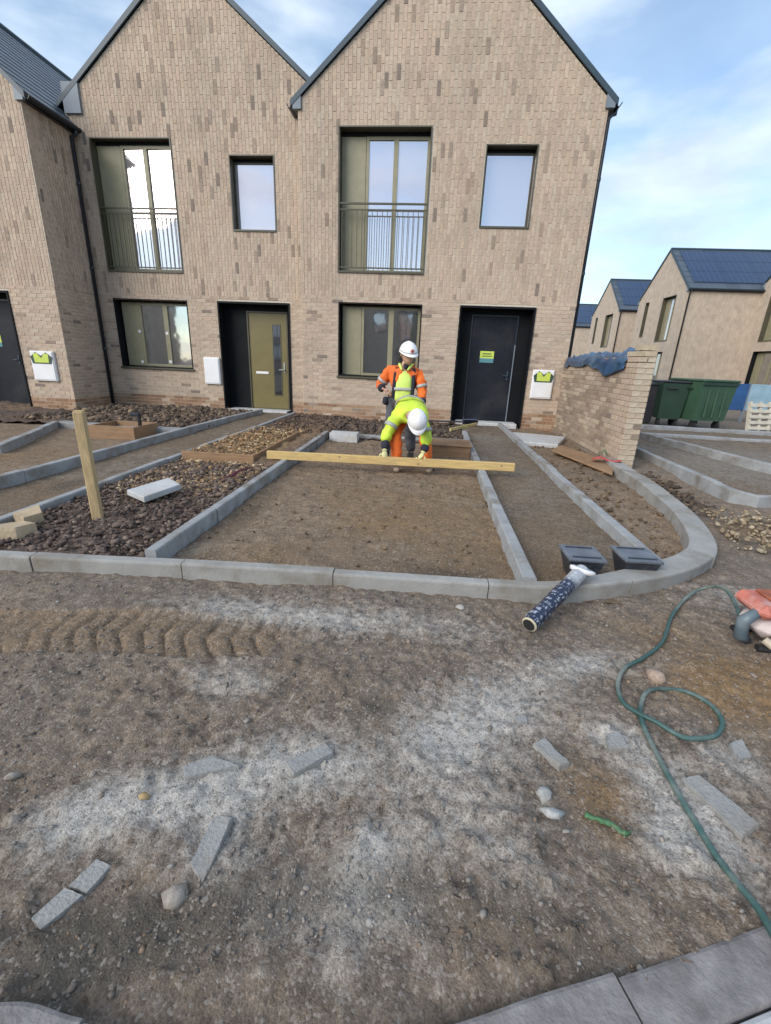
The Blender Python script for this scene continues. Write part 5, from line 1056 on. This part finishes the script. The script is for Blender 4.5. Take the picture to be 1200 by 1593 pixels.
def dressed(o, off, J, top_mat, leg_mat, fore_mat=None, arm_r=.068, tor=(.185, .13)):
    V = lambda k: Vector(J[k]); k_ = 1.0
    tr = {'pel': (V('pel'), (tor[0] * .86, tor[1])), 'hpL': (V('hpL'), .105), 'hpR': (V('hpR'), .105), 'knL': (V('knL'), .078), 'knR': (V('knR'), .078), 'anL': (V('anL') + Vector((0, 0, .03)), .068), 'anR': (V('anR') + Vector((0, 0, .03)), .068)}
    graph('trousers', tr, [('pel', 'hpL'), ('pel', 'hpR'), ('hpL', 'knL'), ('hpR', 'knR'), ('knL', 'anL'), ('knR', 'anR')], leg_mat, o, off)
    mid = lambda a, b, t: V(a).lerp(V(b), t)
    nd = {'low': (mid('pel', 'sp', .15), (tor[0] * .95, tor[1] * .98)), 'sp': (V('sp'), (tor[0] * .93, tor[1] * .95)), 'ch': (V('ch'), (tor[0], tor[1])), 'nk': (mid('ch', 'nk', .72), .078)}
    for q in 'LR': nd.update({'sh' + q: (V('sh' + q), .082), 'el' + q: (V('el' + q), arm_r), 'wr' + q: (mid('el' + q, 'wr' + q, .55 if fore_mat else .9), .056)})
    graph('jacket', nd, [('low', 'sp'), ('sp', 'ch'), ('ch', 'nk')] + [e for q in 'LR' for e in (('ch', 'sh' + q), ('sh' + q, 'el' + q), ('el' + q, 'wr' + q))], top_mat, o, off)
    if fore_mat:
        for q in 'LR': limb('sleeve_cuff', [mid('el' + q, 'wr' + q, .35), mid('el' + q, 'wr' + q, .7), mid('el' + q, 'wr' + q, .97)], [.060, .058, .046], fore_mat, o, 2, off)
def band(parent, p, d, r, off, h=.045, ry=None, xdir=None):
    """a reflective hoop round a limb or the trunk"""
    p, d = Vector(p), Vector(d).normalized(); u = (Vector(xdir) - d * Vector(xdir).dot(d)).normalized() if xdir else d.orthogonal().normalized(); w = d.cross(u); vs = []; fs = []; n = 24; ry = ry or r
    for i in range(n):
        a = 2 * math.pi * i / n; q = u * math.cos(a) * r + w * math.sin(a) * ry
        vs += [p + q - d * h / 2 - off, p + q + d * h / 2 - off]
    for i in range(n): fs.append((2 * i, 2 * ((i + 1) % n), 2 * ((i + 1) % n) + 1, 2 * i + 1))
    o = MB().add(vs, fs).build('reflective_band', REFL, parent, True); m_ = o.modifiers.new('t', 'SOLIDIFY'); m_.thickness = .004; return o

# standing worker
J1 = dict(pel=(-.355, 6.08, .83), sp=(-.35, 6.075, .99), ch=(-.335, 6.05, 1.13), nk=(-.325, 6.00, 1.27), shL=(-.53, 6.06, 1.19), shR=(-.145, 6.04, 1.16), elL=(-.675, 6.10, .98), wrL=(-.60, 5.95, .955), elR=(-.085, 6.0, .93), wrR=(-.08, 5.90, .76),
          hpL=(-.455, 6.08, .78), hpR=(-.255, 6.08, .78), knL=(-.51, 6.02, .43), knR=(-.22, 6.02, .43), anL=(-.54, 6.10, .08), anR=(-.20, 6.10, .08), toL=(-.58, 5.93, .04), toR=(-.20, 5.93, .04))
h1 = hand_meshes(J1['wrL'], (.8, -.3, -.25), (.2, .3, -.9), 1, .55) + hand_meshes(J1['wrR'], (0, -.15, -1), (-1, .1, 0), -1, .35)
p1, o1 = person('person standing in an orange jacket and yellow vest with a white helmet, looking down', 'workers on the parking bay', J1, (-.30, 5.93, 1.385), (.12, -.34, 1), (.42, -1, -.45), h1)
dressed(p1, o1, J1, ORG, GREYT, NAVY)
vst = MB(); V1 = []
for j in range(9):
    t = j / 8; z = .80 + .42 * t; yy = 5.925 - .03 * math.sin(t * 3.0) + .03 * t; w = .112 - .012 * t if t < .75 else .103 - .15 * (t - .75)
    cx = -.345 + .018 * t
    for i in range(7):
        a = i / 6 * 2 - 1; V1.append(Vector((cx + a * w, yy + .025 * a * a, z)) - o1)
F1 = [(j * 7 + i, j * 7 + i + 1, (j + 1) * 7 + i + 1, (j + 1) * 7 + i) for j in range(8) for i in range(6)]
vo_ = vst.add(V1, F1).build('vest', YELV, p1, True); m_ = vo_.modifiers.new('t', 'SOLIDIFY'); m_.thickness = .02
for s_ in (-1, 1):
    pl = MB(); q = []
    for j in range(9):
        t = j / 8; z = .79 + .44 * t; yy = 5.93 - .03 * math.sin(t * 3.0) + .03 * t; x = -.345 + .018 * t + s_ * (.128 - .008 * t - .03 * max(0, t - .7))
        q += [Vector((x - .022, yy + .012, z)) - o1, Vector((x + .022, yy + .016, z)) - o1]
    po = pl.add(q, [(2 * j, 2 * j + 1, 2 * j + 3, 2 * j + 2) for j in range(8)]).build('jacket_facing', NAVY, p1, True); m_ = po.modifiers.new('t', 'SOLIDIFY'); m_.thickness = .018
    limb('collar', [(-.325 + s_ * .085, 6.04, 1.27), (-.325 + s_ * .075, 5.96, 1.265), (-.33 + s_ * .035, 5.915, 1.20)], [.02, .02, .014], YELV, p1, 2, o1)
band(p1, (-.345, 5.925, .965), (0, 0, 1), .112, o1, .04, .02, (1, 0, 0))
band(p1, Vector(J1['shL']).lerp(Vector(J1['elL']), .62), Vector(J1['elL']) - Vector(J1['shL']), .079, o1, .04); band(p1, Vector(J1['shR']).lerp(Vector(J1['elR']), .66), Vector(J1['elR']) - Vector(J1['shR']), .079, o1, .04)
limb('scarf', [(-.32, 6.02, 1.27), (-.315, 5.945, 1.265), (-.325, 5.91, 1.215)], [.05, .042, .03], NAVY, p1, 2, o1)
helmet(p1, (-.295, 5.93, 1.43), (.10, -.30, 1), (.42, -1, -.45), o1, 1.0, True)
limb('hip_pouch', [(-.55, 6.03, .86), (-.57, 6.0, .74)], [(.05, .07), (.045, .06)], NAVY, p1, 1, o1)
boot(p1, J1['anL'], J1['toL'], o1, 1, RUBBER); boot(p1, J1['anR'], J1['toR'], o1, 1, RUBBER)

# bending worker
J2 = dict(pel=(-.22, 5.88, .73), sp=(-.225, 5.73, .79), ch=(-.215, 5.53, .735), nk=(-.165, 5.36, .69), shL=(-.385, 5.49, .655), shR=(-.055, 5.45, .62), elL=(-.485, 5.40, .45), wrL=(-.49, 5.29, .275), elR=(.015, 5.38, .41), wrR=(-.015, 5.30, .275),
          hpL=(-.32, 5.88, .70), hpR=(-.13, 5.88, .70), knL=(-.385, 5.50, .44), knR=(-.01, 5.54, .44), anL=(-.34, 5.44, .08), anR=(.04, 5.50, .08), toL=(-.33, 5.25, .04), toR=(.075, 5.33, .04))
p2, o2 = person('person bending over the board in a yellow jacket and orange trousers with a white helmet', 'workers on the parking bay', J2, (-.12, 5.27, .625), (.12, -.78, .52), (.12, -.45, -.9), [])
dressed(p2, o2, J2, YEL, ORG, NAVY, .072, (.19, .135))
for q, fd, pn, sd_ in (('L', (.08, -.42, -.9), (.1, .9, -.3), 1), ('R', (-.5, -.35, -.75), (.1, .9, -.3), -1)):
    ms = hand_meshes(J2['wr' + q], fd, pn, sd_, .5, 1.18); g = merge('glove', ms, GLOVE); g.v = [tuple(Vector(v) - o2) for v in g.v]; g.build('glove', GLOVE, p2, True)
    limb('glove_cuff', [Vector(J2['el' + q]).lerp(Vector(J2['wr' + q]), .9), Vector(J2['wr' + q]) + Vector(fd).normalized() * .02], [.044, .036], GLOVE, p2, 1, o2)
for q in 'LR':
    a, b = Vector(J2['sh' + q]), Vector(J2['el' + q]); band(p2, a.lerp(b, .5), b - a, .088, o2, .045)
band(p2, (-.222, 5.64, .775), Vector(J2['ch']) - Vector(J2['sp']), .193, o2, .05, .142, (1, 0, 0))
helmet(p2, (-.115, 5.235, .665), (.10, -.74, .62), (.12, -.62, -.74), o2, 1.0)
boot(p2, J2['anL'], J2['toL'], o2); boot(p2, J2['anR'], J2['toR'], o2)
